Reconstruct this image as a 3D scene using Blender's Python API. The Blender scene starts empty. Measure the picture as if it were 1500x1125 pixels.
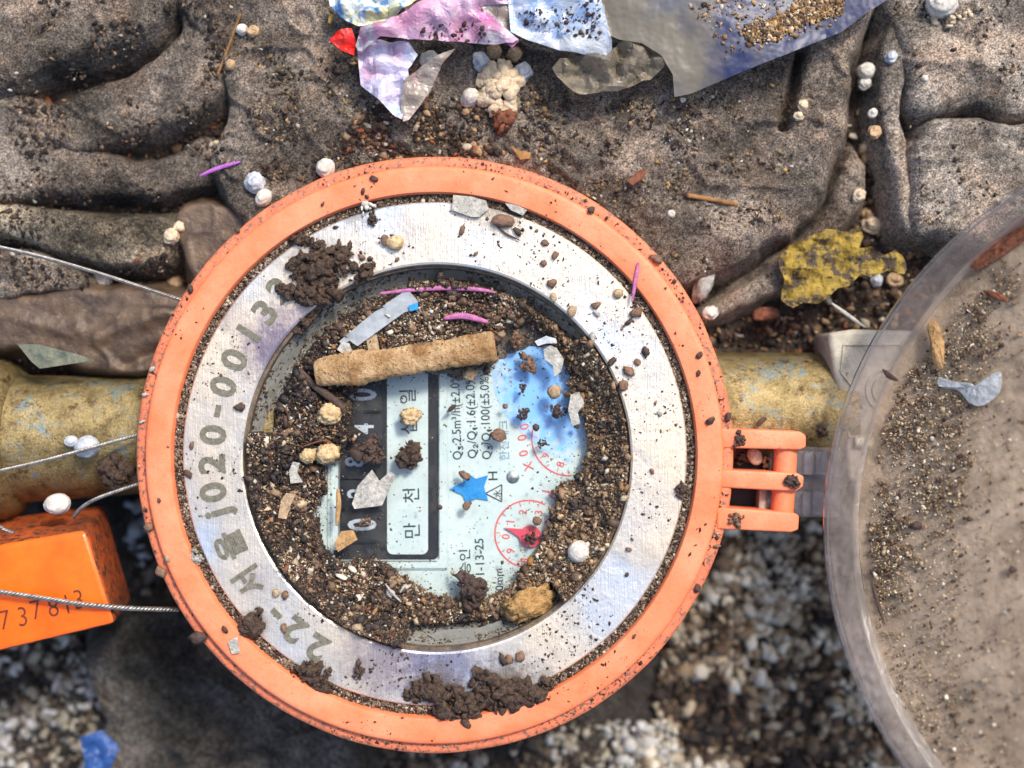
import bpy, bmesh, math, random
import numpy as np
from mathutils import Vector, Matrix
from mathutils.geometry import delaunay_2d_cdt

random.seed(7)
rng = np.random.default_rng(7)
S = bpy.context.scene
# all shapes are written in units of 0.11 mm (K metres); z = 0 is the top of the orange ring
K = 0.00011
D = 1800.0            # height of the lens above z = 0, in those units

# ------------------------------------------------------------------ camera
cam_data = bpy.data.cameras.new('camera')
cam = bpy.data.objects.new('camera', cam_data)
S.collection.objects.link(cam)
S.camera = cam
cam.location = (0, 0, D * K)
cam_data.sensor_width = 36
cam_data.lens = 36 * D / 1500
cam_data.clip_start = 0.005
cam_data.clip_end = 50
cam_data.dof.use_dof = True
cam_data.dof.focus_distance = (D + 22) * K
cam_data.dof.aperture_fstop = 6.6

# ------------------------------------------------------------------ daylight
SUN_EL = math.radians(52)
SUN_DIR2 = (0.58, 0.81)                  # towards the sun, in the ground plane
w = bpy.data.worlds.new('World'); S.world = w
w.use_nodes = True
wn = w.node_tree.nodes; wn.clear()
sky = wn.new('ShaderNodeTexSky'); sky.sky_type = 'NISHITA'; sky.sun_disc = False
sky.sun_elevation = SUN_EL
sky.sun_rotation = math.atan2(SUN_DIR2[0], SUN_DIR2[1])
sky.air_density = 1.0; sky.dust_density = 3.0
bg = wn.new('ShaderNodeBackground'); bg.inputs[1].default_value = 0.112
wo = wn.new('ShaderNodeOutputWorld')
w.node_tree.links.new(sky.outputs[0], bg.inputs[0]); w.node_tree.links.new(bg.outputs[0], wo.inputs[0])
sl = bpy.data.lights.new('sun', 'SUN'); sl.energy = 1.5; sl.angle = math.radians(11); sl.color = (1, 0.94, 0.85)
sun = bpy.data.objects.new('sun', sl); S.collection.objects.link(sun)
sd = Vector((SUN_DIR2[0] * math.cos(SUN_EL), SUN_DIR2[1] * math.cos(SUN_EL), math.sin(SUN_EL)))
sun.rotation_euler = sd.to_track_quat('Z', 'Y').to_euler()
S.view_settings.view_transform = 'Standard'
S.view_settings.look = 'None'
S.view_settings.exposure = 1.26
S.view_settings.gamma = 1
S.render.engine = 'CYCLES'
S.cycles.max_bounces = 8
S.cycles.transparent_max_bounces = 24
S.cycles.caustics_reflective = False
S.cycles.caustics_refractive = False

# ------------------------------------------------------------------ helpers
def lin(r, g, b):
    f = lambda c: (c / 255 / 12.92) if c / 255 <= 0.04045 else ((c / 255 + 0.055) / 1.055) ** 2.4
    return (f(r), f(g), f(b))

def U(px, py, z=0.0):
    """the point at height z that lies on a given line of sight"""
    k = (D - z) / D
    return ((px - 750) * k, (562.5 - py) * k, z)

def UV(P, z=0.0):
    P = np.asarray(P, float); k = (D - z) / D
    return np.stack([(P[:, 0] - 750) * k, (562.5 - P[:, 1]) * k, np.zeros(len(P)) + z], 1)

ORG = {}
def link(o, parent, org):
    S.collection.objects.link(o)
    org = np.asarray(org, float); ORG[o.name] = org
    if parent is None:
        o.location = org * K
    else:
        o.parent = parent; o.location = (org - ORG[parent.name]) * K
    return o

def tag(o, label=None, cat=None, group=None, kind=None):
    if label: o['label'] = label
    if cat: o['category'] = cat
    if group: o['group'] = group
    if kind: o['kind'] = kind
    return o

def empty(name, org, label=None, cat=None, group=None, parent=None):
    o = bpy.data.objects.new(name, None); o.empty_display_size = 0.002
    link(o, parent, org)
    return tag(o, label, cat, group)

def mesh(name, V, F, m, parent=None, smooth=False, col=None, org=None):
    V = np.asarray(V, float)
    if org is None:
        org = np.array([V[:, 0].mean(), V[:, 1].mean(), V[:, 2].min() if parent is None else V[:, 2].mean()])
    me = bpy.data.meshes.new(name)
    W = (V - org) * K
    if isinstance(F, np.ndarray):
        n, k = F.shape
        me.vertices.add(len(W)); me.vertices.foreach_set('co', W.astype(np.float32).ravel())
        me.loops.add(n * k); me.loops.foreach_set('vertex_index', F.astype(np.int32).ravel())
        me.polygons.add(n); me.polygons.foreach_set('loop_start', np.arange(0, n * k, k, dtype=np.int32))
        me.update(calc_edges=True); me.validate()
    else:
        me.from_pydata(W.tolist(), [], [tuple(int(i) for i in f) for f in F])
    if col is not None:
        a = me.color_attributes.new('Col', 'FLOAT_COLOR', 'POINT')
        c = np.ones((len(W), 4), np.float32); c[:, :3] = col
        a.data.foreach_set('color', c.ravel())
    if smooth:
        me.polygons.foreach_set('use_smooth', np.ones(len(me.polygons), dtype=bool))
    me.materials.append(m)
    me.update()
    o = bpy.data.objects.new(name, me)
    return link(o, parent, org)

def join(parts):
    V = []; F = []; n = 0
    for v, f in parts:
        V.append(np.asarray(v, float)); F += [tuple(int(i) + n for i in t) for t in f]; n += len(v)
    return np.concatenate(V), F

def autosmooth(o, ang=35):
    me = o.data
    me.polygons.foreach_set('use_smooth', np.ones(len(me.polygons), dtype=bool))
    me.set_sharp_from_angle(angle=math.radians(ang))
    return o

def bevel(o, width, seg=3):
    bm = bmesh.new(); bm.from_mesh(o.data)
    bmesh.ops.recalc_face_normals(bm, faces=bm.faces)
    es = [e for e in bm.edges if len(e.link_faces) == 2 and e.calc_face_angle(0) > 0.5]
    bmesh.ops.bevel(bm, geom=es, offset=width * K, segments=seg, profile=0.5, affect='EDGES', clamp_overlap=True)
    bm.to_mesh(o.data); bm.free()
    return autosmooth(o)

# value noise -----------------------------------------------------------------
_LAT = rng.random((256, 256))
def vn(x, y, s, seed=0):
    x = np.asarray(x) / s + 37.3 * (seed + 1); y = np.asarray(y) / s + 91.7 * (seed + 1)
    xi = np.floor(x).astype(int); yi = np.floor(y).astype(int)
    fx = x - xi; fy = y - yi; fx = fx * fx * (3 - 2 * fx); fy = fy * fy * (3 - 2 * fy)
    g = lambda a, b: _LAT[a % 256, b % 256]
    return (g(xi, yi) * (1 - fx) + g(xi + 1, yi) * fx) * (1 - fy) + (g(xi, yi + 1) * (1 - fx) + g(xi + 1, yi + 1) * fx) * fy
def fbm(x, y, s, o=4, seed=0):
    r = 0; a = 0.5; t = 0
    for i in range(o):
        r = r + a * (vn(x, y, s, seed + i * 3) - 0.5) * 2; t += a; a *= 0.5; s *= 0.5
    return r / t

def spline(P, n=6, closed=True):
    P = np.asarray(P, float); out = []; N = len(P)
    for i in range(N if closed else N - 1):
        if closed: p0, p1, p2, p3 = P[(i - 1) % N], P[i], P[(i + 1) % N], P[(i + 2) % N]
        else: p0, p1, p2, p3 = P[max(i - 1, 0)], P[i], P[i + 1], P[min(i + 2, N - 1)]
        for k in range(n):
            t = k / n
            out.append(0.5 * ((2 * p1) + (-p0 + p2) * t + (2 * p0 - 5 * p1 + 4 * p2 - p3) * t * t + (-p0 + 3 * p1 - 3 * p2 + p3) * t ** 3))
    if not closed: out.append(P[-1])
    return np.array(out)

def seg_dist(X, Y, P, closed=True):
    d = np.full(X.shape, 1e9); N = len(P)
    for i in range(N if closed else N - 1):
        a = P[i]; b = P[(i + 1) % N]; ab = b - a; L = (ab ** 2).sum() + 1e-9
        t = np.clip(((X - a[0]) * ab[0] + (Y - a[1]) * ab[1]) / L, 0, 1)
        d = np.minimum(d, np.hypot(X - a[0] - t * ab[0], Y - a[1] - t * ab[1]))
    return d
def inside(X, Y, P):
    r = np.zeros(X.shape, bool); N = len(P)
    for i in range(N):
        a = P[i]; b = P[(i + 1) % N]
        if a[1] == b[1]: continue
        c = ((a[1] > Y) != (b[1] > Y)) & (X < (b[0] - a[0]) * (Y - a[1]) / (b[1] - a[1]) + a[0])
        r ^= c
    return r
def sdf(X, Y, P):
    d = seg_dist(X, Y, P); return np.where(inside(X, Y, P), d, -d)

def grid_mesh(X, Y, Z, keep):
    ny, nx = X.shape
    idx = np.arange(nx * ny).reshape(ny, nx)
    k = keep[:-1, :-1] | keep[1:, :-1] | keep[:-1, 1:] | keep[1:, 1:]
    q = np.stack([idx[:-1, :-1][k], idx[:-1, 1:][k], idx[1:, 1:][k], idx[1:, :-1][k]], 1)
    used = np.unique(q); remap = np.full(nx * ny, -1); remap[used] = np.arange(len(used))
    V = np.stack([X.ravel(), Y.ravel(), Z.ravel()], 1)[used]
    q = remap[q][:, ::-1] if Y[1, 0] < Y[0, 0] else remap[q]
    return V, q

def mixc(a, b_, f): f = np.clip(f, 0, 1)[:, None]; return np.array(a)[None] * (1 - f) + np.array(b_)[None] * f
# tubes, lathes, blobs ----------------------------------------------------------
def lathe(prof, c, n=160, close=False, noise=0):
    prof = np.asarray(prof, float); m = len(prof)
    t = np.arange(n) * 2 * math.pi / n
    V = np.zeros((n, m, 3))
    V[..., 0] = c[0] + np.cos(t)[:, None] * prof[None, :, 0]
    V[..., 1] = c[1] + np.sin(t)[:, None] * prof[None, :, 0]
    V[..., 2] = prof[None, :, 1]
    F = []
    for i in range(n):
        j = (i + 1) % n
        for k in range(m if close else m - 1):
            l = (k + 1) % m
            F.append((i * m + k, i * m + l, j * m + l, j * m + k))
    return V.reshape(-1, 3), F

def tube(path, rad, n=16, rough=0, seed=0, squash=1.0):
    P = np.asarray(path, float); m = len(P)
    rad = np.broadcast_to(np.asarray(rad, float), (m,))
    T = np.gradient(P, axis=0); T /= np.linalg.norm(T, axis=1)[:, None] + 1e-9
    up = np.array([0, 0, 1.0]) if abs(T[:, 2]).max() < 0.9 else np.array([1.0, 0, 0])
    A = np.cross(T, up); A /= np.linalg.norm(A, axis=1)[:, None]
    B = np.cross(A, T)
    a = np.arange(n) * 2 * math.pi / n
    R = rad[:, None] * np.ones((m, n))
    if rough:
        r2 = np.random.default_rng(seed)
        lat = vn(np.arange(m)[:, None] * 7 + 0 * a, np.cos(a)[None] * 9 + 0 * R, 9, seed) + vn(np.arange(m)[:, None] * 7 + 0 * a, np.sin(a)[None] * 14 + 0 * R, 12, seed + 4)
        R = R * (1 + rough * (lat - 1))
    V = P[:, None, :] + R[..., None] * (np.cos(a)[None, :, None] * A[:, None, :] + squash * np.sin(a)[None, :, None] * B[:, None, :])
    F = [(i * n + k, i * n + (k + 1) % n, (i + 1) * n + (k + 1) % n, (i + 1) * n + k) for i in range(m - 1) for k in range(n)]
    F.append(tuple(range(n))[::-1]); F.append(tuple((m - 1) * n + k for k in range(n)))
    return V.reshape(-1, 3), F

_ico = {}
def ico(sub):
    if sub == -1 and sub not in _ico:
        _ico[-1] = (np.array([(1, 0, 0), (0, 1, 0), (-1, 0, 0), (0, -1, 0), (0, 0, 1), (0, 0, -1.0)]), np.array([(0, 1, 4), (1, 2, 4), (2, 3, 4), (3, 0, 4), (1, 0, 5), (2, 1, 5), (3, 2, 5), (0, 3, 5)]))
    if sub not in _ico:
        bm = bmesh.new(); bmesh.ops.create_icosphere(bm, subdivisions=sub + 1, radius=1)
        V = np.array([v.co[:] for v in bm.verts]); F = np.array([[v.index for v in f.verts] for f in bm.faces]); bm.free()
        _ico[sub] = (V, F)
    return _ico[sub]

def n3(V, s, seed):
    return (vn(V[:, 0] + 3 * V[:, 2], V[:, 1] - 2 * V[:, 2], s, seed) + vn(V[:, 1] + 5 * V[:, 2], V[:, 0] * 1.3 + V[:, 2], s, seed + 5) - 1)

def blob(c, r, sub=2, rough=0.15, seed=0, sc=(1, 1, 1), rot=0.0, fs=0.7):
    V, F = ico(sub)
    V = V * (1 + rough * n3(V + 7, fs, seed)[:, None] + rough * 0.5 * n3(V + 3, fs * 0.4, seed + 9)[:, None])
    V = V * np.array(sc) * r
    c_, s_ = math.cos(rot), math.sin(rot)
    V = V @ np.array([[c_, s_, 0], [-s_, c_, 0], [0, 0, 1]])
    return V + np.array(c), F

def rand_rot(n, g):
    q = g.normal(size=(n, 4)); q /= np.linalg.norm(q, axis=1)[:, None]
    a, b, c, d = q.T
    return np.stack([np.stack([1 - 2 * (c * c + d * d), 2 * (b * c - a * d), 2 * (b * d + a * c)], -1),
                     np.stack([2 * (b * c + a * d), 1 - 2 * (b * b + d * d), 2 * (c * d - a * b)], -1),
                     np.stack([2 * (b * d - a * c), 2 * (c * d + a * b), 1 - 2 * (b * b + c * c)], -1)], -2)

def grains_geo(P, size, g, flat=0.6, sub=0, jitter=0.35):
    """many irregular angular crumbs in one mesh; P centres, size radii"""
    V0, F0 = ico(sub); n = len(P); m = len(V0)
    V = V0[None] * (1 + jitter * (g.random((n, m, 1)) - 0.5) * 2) + jitter * 0.55 * (g.random((n, m, 3)) - 0.5)
    V = V * (0.30 + 1.0 * g.random((n, 1, 3)) ** 1.3)
    V = np.einsum('nij,nmj->nmi', rand_rot(n, g), V)
    V[..., 2] *= flat
    V = V * size[:, None, None] + P[:, None, :]
    F = F0[None] + (np.arange(n) * m)[:, None, None]
    return V.reshape(-1, 3), F.reshape(-1, 3), m

def grains(name, P, size, pal, wts, parent=None, label=None, flat=0.6, cat='debris', sub=0, mt=None, jitter=0.55, kind='stuff', cw=None):
    g = np.random.default_rng(len(P) + int(P[:, 0].sum()) % 9973)
    V, F, m = grains_geo(np.asarray(P, float), np.asarray(size, float), g, flat, sub, jitter)
    pal = np.array([lin(*c) for c in pal]); wts = np.array(wts, float); wts /= wts.sum()
    ci = g.choice(len(pal), len(P), p=wts)
    if cw is not None:
        o_ = np.argsort(np.argsort(fbm(P[:, 0], P[:, 1], abs(cw), 4, 3) + (0.55 if cw > 0 else 1.9) * g.random(len(P)))); ci = np.sort(ci)[::-1][o_]
    c = pal[ci] * (0.7 + 0.6 * g.random((len(P), 1)))
    o = mesh(name, V, F, mt or M['grain'], parent, col=np.repeat(c, m, 0))
    o['kind'] = kind
    if parent is None: tag(o, label, cat)
    return o

def scatter_poly(P, n, g=rng):
    P = np.asarray(P, float); lo = P.min(0); hi = P.max(0); out = []
    while sum(len(a) for a in out) < n:
        q = lo + (hi - lo) * g.random((n * 2, 2))
        out.append(q[inside(q[:, 0], q[:, 1], P)])
    return np.concatenate(out)[:n]

# ------------------------------------------------------------------ materials
M = {}
class NB:
    def __init__(s, name):
        s.m = bpy.data.materials.new(name); s.m.use_nodes = True
        s.t = s.m.node_tree; s.n = s.t.nodes; s.n.clear()
        s.out = s.n.new('ShaderNodeOutputMaterial')
        g = s.n.new('ShaderNodeNewGeometry'); v = s.n.new('ShaderNodeVectorMath'); v.operation = 'SCALE'
        v.inputs[3].default_value = 1 / K
        s.l(g.outputs['Position'], v.inputs[0]); s.P = v.outputs[0]; s.G = g
    def l(s, a, b): s.t.links.new(a, b)
    def noise(s, size, detail=4, rough=0.6, dist=0.0, vec=None, stretch=None):
        n = s.n.new('ShaderNodeTexNoise'); n.inputs['Scale'].default_value = 1 / size
        n.inputs['Detail'].default_value = detail; n.inputs['Roughness'].default_value = rough; n.inputs['Distortion'].default_value = dist
        v = vec or s.P
        if stretch:
            mp = s.n.new('ShaderNodeMapping'); mp.inputs['Rotation'].default_value = (0, 0, stretch[1]); mp.inputs['Scale'].default_value = (1, stretch[0], 1)
            s.l(v, mp.inputs[0]); v = mp.outputs[0]
        s.l(v, n.inputs['Vector']); return n.outputs[0]
    def vor(s, size, feat='F1', out='Distance'):
        n = s.n.new('ShaderNodeTexVoronoi'); n.feature = feat; n.inputs['Scale'].default_value = 1 / size
        s.l(s.P, n.inputs['Vector']); return n.outputs[out]
    def ramp(s, f, stops):
        r = s.n.new('ShaderNodeValToRGB'); e = r.color_ramp.elements
        while len(e) < len(stops): e.new(0.5)
        for i, (p, c) in enumerate(stops):
            e[i].position = p
            if not hasattr(c, '__len__'): c = (c, c, c)
            e[i].color = (*c, 1)
        s.l(f, r.inputs[0]); return r.outputs[0]
    def mix(s, f, a, b, mode='MIX'):
        n = s.n.new('ShaderNodeMix'); n.data_type = 'RGBA'; n.blend_type = mode
        for sock, v in ((n.inputs[0], f), (n.inputs[6], a), (n.inputs[7], b)):
            if hasattr(v, 'is_linked') or hasattr(v, 'links'): s.l(v, sock)
            elif hasattr(v, '__len__'): sock.default_value = (*v, 1) if len(v) == 3 else v
            else: sock.default_value = v
        return n.outputs[2]
    def math(s, op, a, b=0.0):
        n = s.n.new('ShaderNodeMath'); n.operation = op
        for i, v in enumerate((a, b)):
            if hasattr(v, 'links'): s.l(v, n.inputs[i])
            else: n.inputs[i].default_value = v
        return n.outputs[0]
    def bump(s, h, dist, prev=None, strength=1.0):
        b = s.n.new('ShaderNodeBump'); b.inputs['Distance'].default_value = dist * K; b.inputs['Strength'].default_value = strength
        s.l(h, b.inputs['Height'])
        if prev is not None: s.l(prev, b.inputs['Normal'])
        return b.outputs[0]
    def bsdf(s, col, rough=0.6, metal=0.0, nrm=None, spec=0.5, **kw):
        p = s.n.new('ShaderNodeBsdfPrincipled')
        for key, v in (('Base Color', col), ('Roughness', rough), ('Metallic', metal), ('Specular IOR Level', spec), *kw.items()):
            if hasattr(v, 'links'): s.l(v, p.inputs[key])
            elif hasattr(v, '__len__'): p.inputs[key].default_value = (*v, 1)
            else: p.inputs[key].default_value = v
        if nrm is not None: s.l(nrm, p.inputs['Normal'])
        s.l(p.outputs[0], s.out.inputs[0]); s.p = p
        return s
    def attr(s):
        a = s.n.new('ShaderNodeAttribute'); a.attribute_name = 'Col'; return a.outputs['Color']
    def done(s, key): M[key] = s.m; return s.m

# loose crumbs: own colour per crumb
b = NB('crumb_matter'); a = b.attr(); n = b.noise(2.2, 3, 0.7)
b.bsdf(b.mix(1.0, a, b.ramp(n, [(0.3, 0.45), (0.7, 1.0)]), 'MULTIPLY'), 0.85, nrm=b.bump(n, 1.5)).done('grain')
b = NB('crumb_wet'); a = b.attr(); n = b.noise(2.6, 3, 0.7)
b.bsdf(b.mix(1.0, a, b.ramp(n, [(0.3, 0.5), (0.7, 1.0)]), 'MULTIPLY'), 0.5, nrm=b.bump(n, 1.5)).done('wet')

def soilmat(key, dark, mid, pale, paleamt=0.72):
    b = NB(key); n1 = b.noise(26, 5, 0.65); n2 = b.noise(5, 4, 0.7); v = b.vor(6)
    c = b.ramp(n2, [(0.32, dark), (0.55, mid), (paleamt, pale)])
    c = b.mix(b.ramp(n1, [(0.35, 0.0), (0.65, 1.0)]), b.mix(0.5, c, dark), c)
    nr = b.bump(n2, 6); nr = b.bump(v, 3, nr)
    return b.bsdf(c, 0.9, nrm=nr).done(key)
soilmat('soil', lin(38, 30, 25), lin(72, 58, 48), lin(120, 98, 78))
soilmat('soil_tan', lin(70, 52, 38), lin(120, 95, 70), lin(160, 132, 100))
soilmat('pit', lin(28, 24, 22), lin(66, 58, 52), lin(120, 112, 100), 0.75)

def clothmat(key, tone=1.0, warm=(1, 0.87, 0.75), weave=True, dark=0.03, light=0.46):
    b = NB(key)
    big = b.noise(170, 4, 0.6, 0.4); mid = b.noise(46, 8, 0.78); fine = b.noise(6, 5, 0.8)
    f = b.math('ADD', b.math('MULTIPLY', big, 0.50), b.math('ADD', b.math('MULTIPLY', mid, 0.34), b.math('MULTIPLY', fine, 0.30)))
    k = lambda v: tuple(v * tone * q for q in warm)
    c = b.ramp(f, [(0.45, k(0.05)), (0.52, k(0.15)), (0.585, k(0.27)), (0.64, k(light * 1.1))])
    c = b.mix(b.ramp(b.noise(90, 4, 0.6), [(0.45, 0.0), (0.65, 0.55)]), c, b.mix(1.0, c, (1.0, 0.80, 0.66), 'MULTIPLY'))
    g1 = b.noise(2.6, 3, 0.7); g2 = b.noise(7.5, 5, 0.8)
    c = b.mix(1.0, c, b.ramp(g1, [(0.38, (0.35, 0.33, 0.31)), (0.5, (0.9, 0.9, 0.9)), (0.64, (1.9, 1.75, 1.55))]), 'MULTIPLY')
    c = b.mix(1.0, c, b.ramp(g2, [(0.36, (0.30, 0.28, 0.26)), (0.48, (0.95, 0.95, 0.95)), (0.66, (1.35, 1.3, 1.2))]), 'MULTIPLY')
    sp = b.ramp(b.noise(3.4, 4, 0.8), [(0.60, 0.0), (0.70, 1.0)])
    c = b.mix(b.math('MULTIPLY', sp, 0.45), c, (0.50, 0.42, 0.33))
    nr = b.bump(mid, 9)
    nr = b.bump(fine, 7.0, nr)
    if weave:
        for ang in (0.9, -0.62):
            wv = b.n.new('ShaderNodeTexWave'); wv.inputs['Scale'].default_value = 1 / 9.0; wv.inputs['Distortion'].default_value = 5.0
            wv.inputs['Detail'].default_value = 2.0; wv.inputs['Detail Scale'].default_value = 0.4
            mp = b.n.new('ShaderNodeMapping'); mp.inputs['Rotation'].default_value = (0, 0, ang)
            b.l(b.P, mp.inputs[0]); b.l(mp.outputs[0], wv.inputs[0])
            nr = b.bump(wv.outputs['Fac'], 0.55, nr)
    return b.bsdf(c, 0.95, nrm=nr, spec=0.2).done(key)
clothmat('cloth', 0.84)
clothmat('cloth_pale', 1.12, (1, 0.90, 0.80))
clothmat('cloth_olive', 1.0, (1, 0.88, 0.68), weave=False)
clothmat('cloth_dark', 0.42, (1, 0.95, 0.9), weave=False)

def plainmat(key, c1, c2, size=20, rough=0.5, bump=1.0, bsize=6, spot=None, spotlo=0.62, metal=0.0, spec=0.5, **kw):
    b = NB(key); n = b.noise(size, 5, 0.65); f = b.noise(bsize, 4, 0.7)
    c = b.ramp(n, [(0.35, c1), (0.65, c2)])
    if spot:
        c = b.mix(b.ramp(b.noise(spot[1], 4, 0.7), [(spotlo, 0.0), (spotlo + 0.08, 1.0)]), c, spot[0])
    return b.bsdf(c, rough, metal, b.bump(f, bump), spec, **kw).done(key)

plainmat('orange', lin(226, 112, 66), lin(238, 138, 98), 70, 0.55, 0.8, 6, spot=(lin(178, 112, 84), 6), spotlo=0.585)
plainmat('orange_dirty', lin(190, 104, 72), lin(228, 124, 82), 22, 0.6, 1.2, 5, spot=(lin(112, 88, 74), 7), spotlo=0.53)
plainmat('seal_orange', lin(240, 88, 8), lin(250, 105, 14), 60, 0.28, 0.4, 9, spot=(lin(170, 62, 12), 12), spotlo=0.68)
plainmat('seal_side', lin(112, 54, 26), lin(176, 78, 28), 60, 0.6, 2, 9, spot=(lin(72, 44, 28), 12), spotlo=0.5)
plainmat('rubber', lin(64, 54, 44), lin(112, 94, 74), 14, 0.7, 1.5, 4)
plainmat('white', lin(176, 168, 154), lin(216, 210, 200), 9, 0.6, 1.8, 4, spot=(lin(120, 98, 78), 7), spotlo=0.62)
plainmat('cream', lin(186, 162, 130), lin(218, 200, 170), 8, 0.6, 2.4, 4, spot=(lin(104, 76, 52), 6), spotlo=0.6)
plainmat('greybead', lin(150, 152, 156), lin(196, 200, 206), 8, 0.4, 0.8, 4)
plainmat('tanbead', lin(150, 118, 84), lin(190, 160, 122), 8, 0.7, 1.5, 4)
plainmat('husk', lin(170, 134, 88), lin(222, 196, 150), 7, 0.6, 2.5, 3.5, spot=(lin(90, 62, 40), 6), spotlo=0.6)
plainmat('leaf_brown', lin(96, 52, 26), lin(150, 86, 44), 10, 0.6, 2, 4)
plainmat('rust', lin(82, 44, 28), lin(146, 84, 52), 7, 0.7, 3, 4, spot=(lin(60, 38, 26), 6), spotlo=0.58)
plainmat('twig', lin(128, 88, 44), lin(170, 124, 70), 10, 0.7, 2, 3)
plainmat('stick', lin(140, 98, 50), lin(202, 168, 124), 34, 0.9, 7, 5, spot=(lin(104, 70, 36), 5), spotlo=0.57)
plainmat('bark', lin(134, 98, 52), lin(186, 146, 90), 9, 0.8, 5, 7, spot=(lin(84, 60, 34), 9), spotlo=0.6)
plainmat('darkchip', lin(46, 34, 28), lin(84, 62, 50), 6, 0.6, 2, 3)
plainmat('midchip', lin(92, 68, 52), lin(136, 104, 80), 6, 0.7, 2, 3)
plainmat('tanchip', lin(142, 116, 88), lin(186, 162, 128), 6, 0.7, 2, 3)
plainmat('greychip', lin(132, 128, 120), lin(190, 186, 176), 7, 0.6, 2, 3)
plainmat('paleflake', lin(142, 138, 126), lin(190, 186, 176), 8, 0.6, 2.5, 4, spot=(lin(104, 84, 66), 5), spotlo=0.6)
plainmat('clumpsoil', lin(36, 26, 20), lin(98, 74, 56), 5, 0.5, 4, 3, spot=(lin(150, 122, 92), 4), spotlo=0.66)
plainmat('pink', lin(150, 78, 122), lin(184, 108, 154), 8, 0.6, 1.5, 4, spot=(lin(110, 70, 80), 5), spotlo=0.62)
plainmat('purple', lin(140, 70, 150), lin(172, 100, 178), 10, 0.5, 1, 4)
plainmat('ink', lin(28, 40, 46), lin(40, 54, 62), 10, 0.5, 0, 5)
plainmat('greyink', lin(110, 140, 160), lin(130, 160, 180), 10, 0.5, 0, 5)
plainmat('redink', lin(206, 70, 74), lin(222, 96, 98), 10, 0.5, 0, 5)
plainmat('marker', lin(66, 34, 18), lin(110, 52, 20), 6, 0.5, 0, 5)
plainmat('black', (0.003, 0.004, 0.006), (0.008, 0.009, 0.012), 20, 0.6, 0.5, 4)
plainmat('digitwhite', lin(226, 234, 244), lin(240, 246, 250), 10, 0.5, 0, 5)
plainmat('pointer', lin(206, 62, 84), lin(220, 84, 100), 14, 0.35, 0, 5)
plainmat('star', lin(28, 122, 190), lin(46, 146, 212), 12, 0.3, 0.8, 8)
plainmat('bright_metal', (0.24, 0.25, 0.24), (0.42, 0.42, 0.4), 12, 0.35, 1, 4, metal=1.0)
plainmat('wire', (0.22, 0.20, 0.18), (0.44, 0.42, 0.38), 10, 0.4, 0.6, 3, metal=0.85)
plainmat('coupling', lin(150, 142, 124), lin(186, 178, 158), 26, 0.6, 1.5, 8, spot=(lin(110, 96, 76), 14), spotlo=0.62)
plainmat('sealgreen', lin(74, 82, 70), lin(112, 112, 92), 18, 0.7, 2, 8)
plainmat('bluefilm', lin(28, 62, 120), lin(56, 92, 150), 22, 0.3, 2, 10)
plainmat('brownsheet', lin(62, 48, 38), lin(104, 84, 64), 34, 0.5, 3, 14, spot=(lin(146, 128, 104), 30), spotlo=0.64)
plainmat('yellow', lin(112, 92, 30), lin(160, 132, 40), 14, 0.7, 3, 8, spot=(lin(66, 52, 36), 22), spotlo=0.485)
plainmat('redplastic', lin(214, 30, 22), lin(232, 48, 34), 12, 0.35, 1, 8)
plainmat('tape', lin(140, 144, 146), lin(180, 184, 184), 12, 0.45, 3, 6, spot=(lin(120, 104, 90), 7), spotlo=0.6)
plainmat('paleblue', lin(150, 170, 190), lin(200, 212, 222), 26, 0.35, 1.5, 8)
plainmat('wood_tan', lin(148, 112, 70), lin(190, 150, 98), 8, 0.7, 3, 4)

# brass with verdigris and worn patches
b = NB('brass'); n = b.noise(40, 6, 0.7); f = b.noise(6, 5, 0.75)
c = b.ramp(n, [(0.26, lin(84, 72, 50)), (0.42, lin(130, 114, 76)), (0.60, lin(164, 146, 102)), (0.76, lin(158, 154, 136))])
c = b.mix(1.0, c, b.ramp(b.noise(3.0, 4, 0.8), [(0.35, (0.55, 0.52, 0.48)), (0.6, (1.15, 1.12, 1.05))]), 'MULTIPLY')
c = b.mix(b.ramp(b.noise(40, 6, 0.75, 0.6), [(0.54, 0.0), (0.62, 0.9)]), c, lin(118, 132, 128))
c = b.mix(b.ramp(b.noise(22, 6, 0.8), [(0.53, 0.0), (0.64, 1.0)]), c, lin(78, 54, 30))
b.bsdf(c, b.ramp(f, [(0.3, 0.30), (0.7, 0.5)]), 0.6, b.bump(f, 2.0)).done('brass')

# scratched stainless ring: brush marks run across the picture plane, tarnish clouds
b = NB('steel')
s1 = b.noise(2.2, 3, 0.6, 0, None, (0.05, 0.12)); s2 = b.noise(3.0, 3, 0.6, 0, None, (0.07, 1.35)); big = b.noise(190, 3, 0.5); mid = b.noise(22, 5, 0.7)
c = b.ramp(big, [(0.36, (0.60, 0.66, 0.72)), (0.46, (0.66, 0.61, 0.53)), (0.60, (0.80, 0.67, 0.50))])
c = b.mix(b.ramp(mid, [(0.50, 0.0), (0.72, 0.5)]), c, (0.46, 0.43, 0.42))
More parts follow.
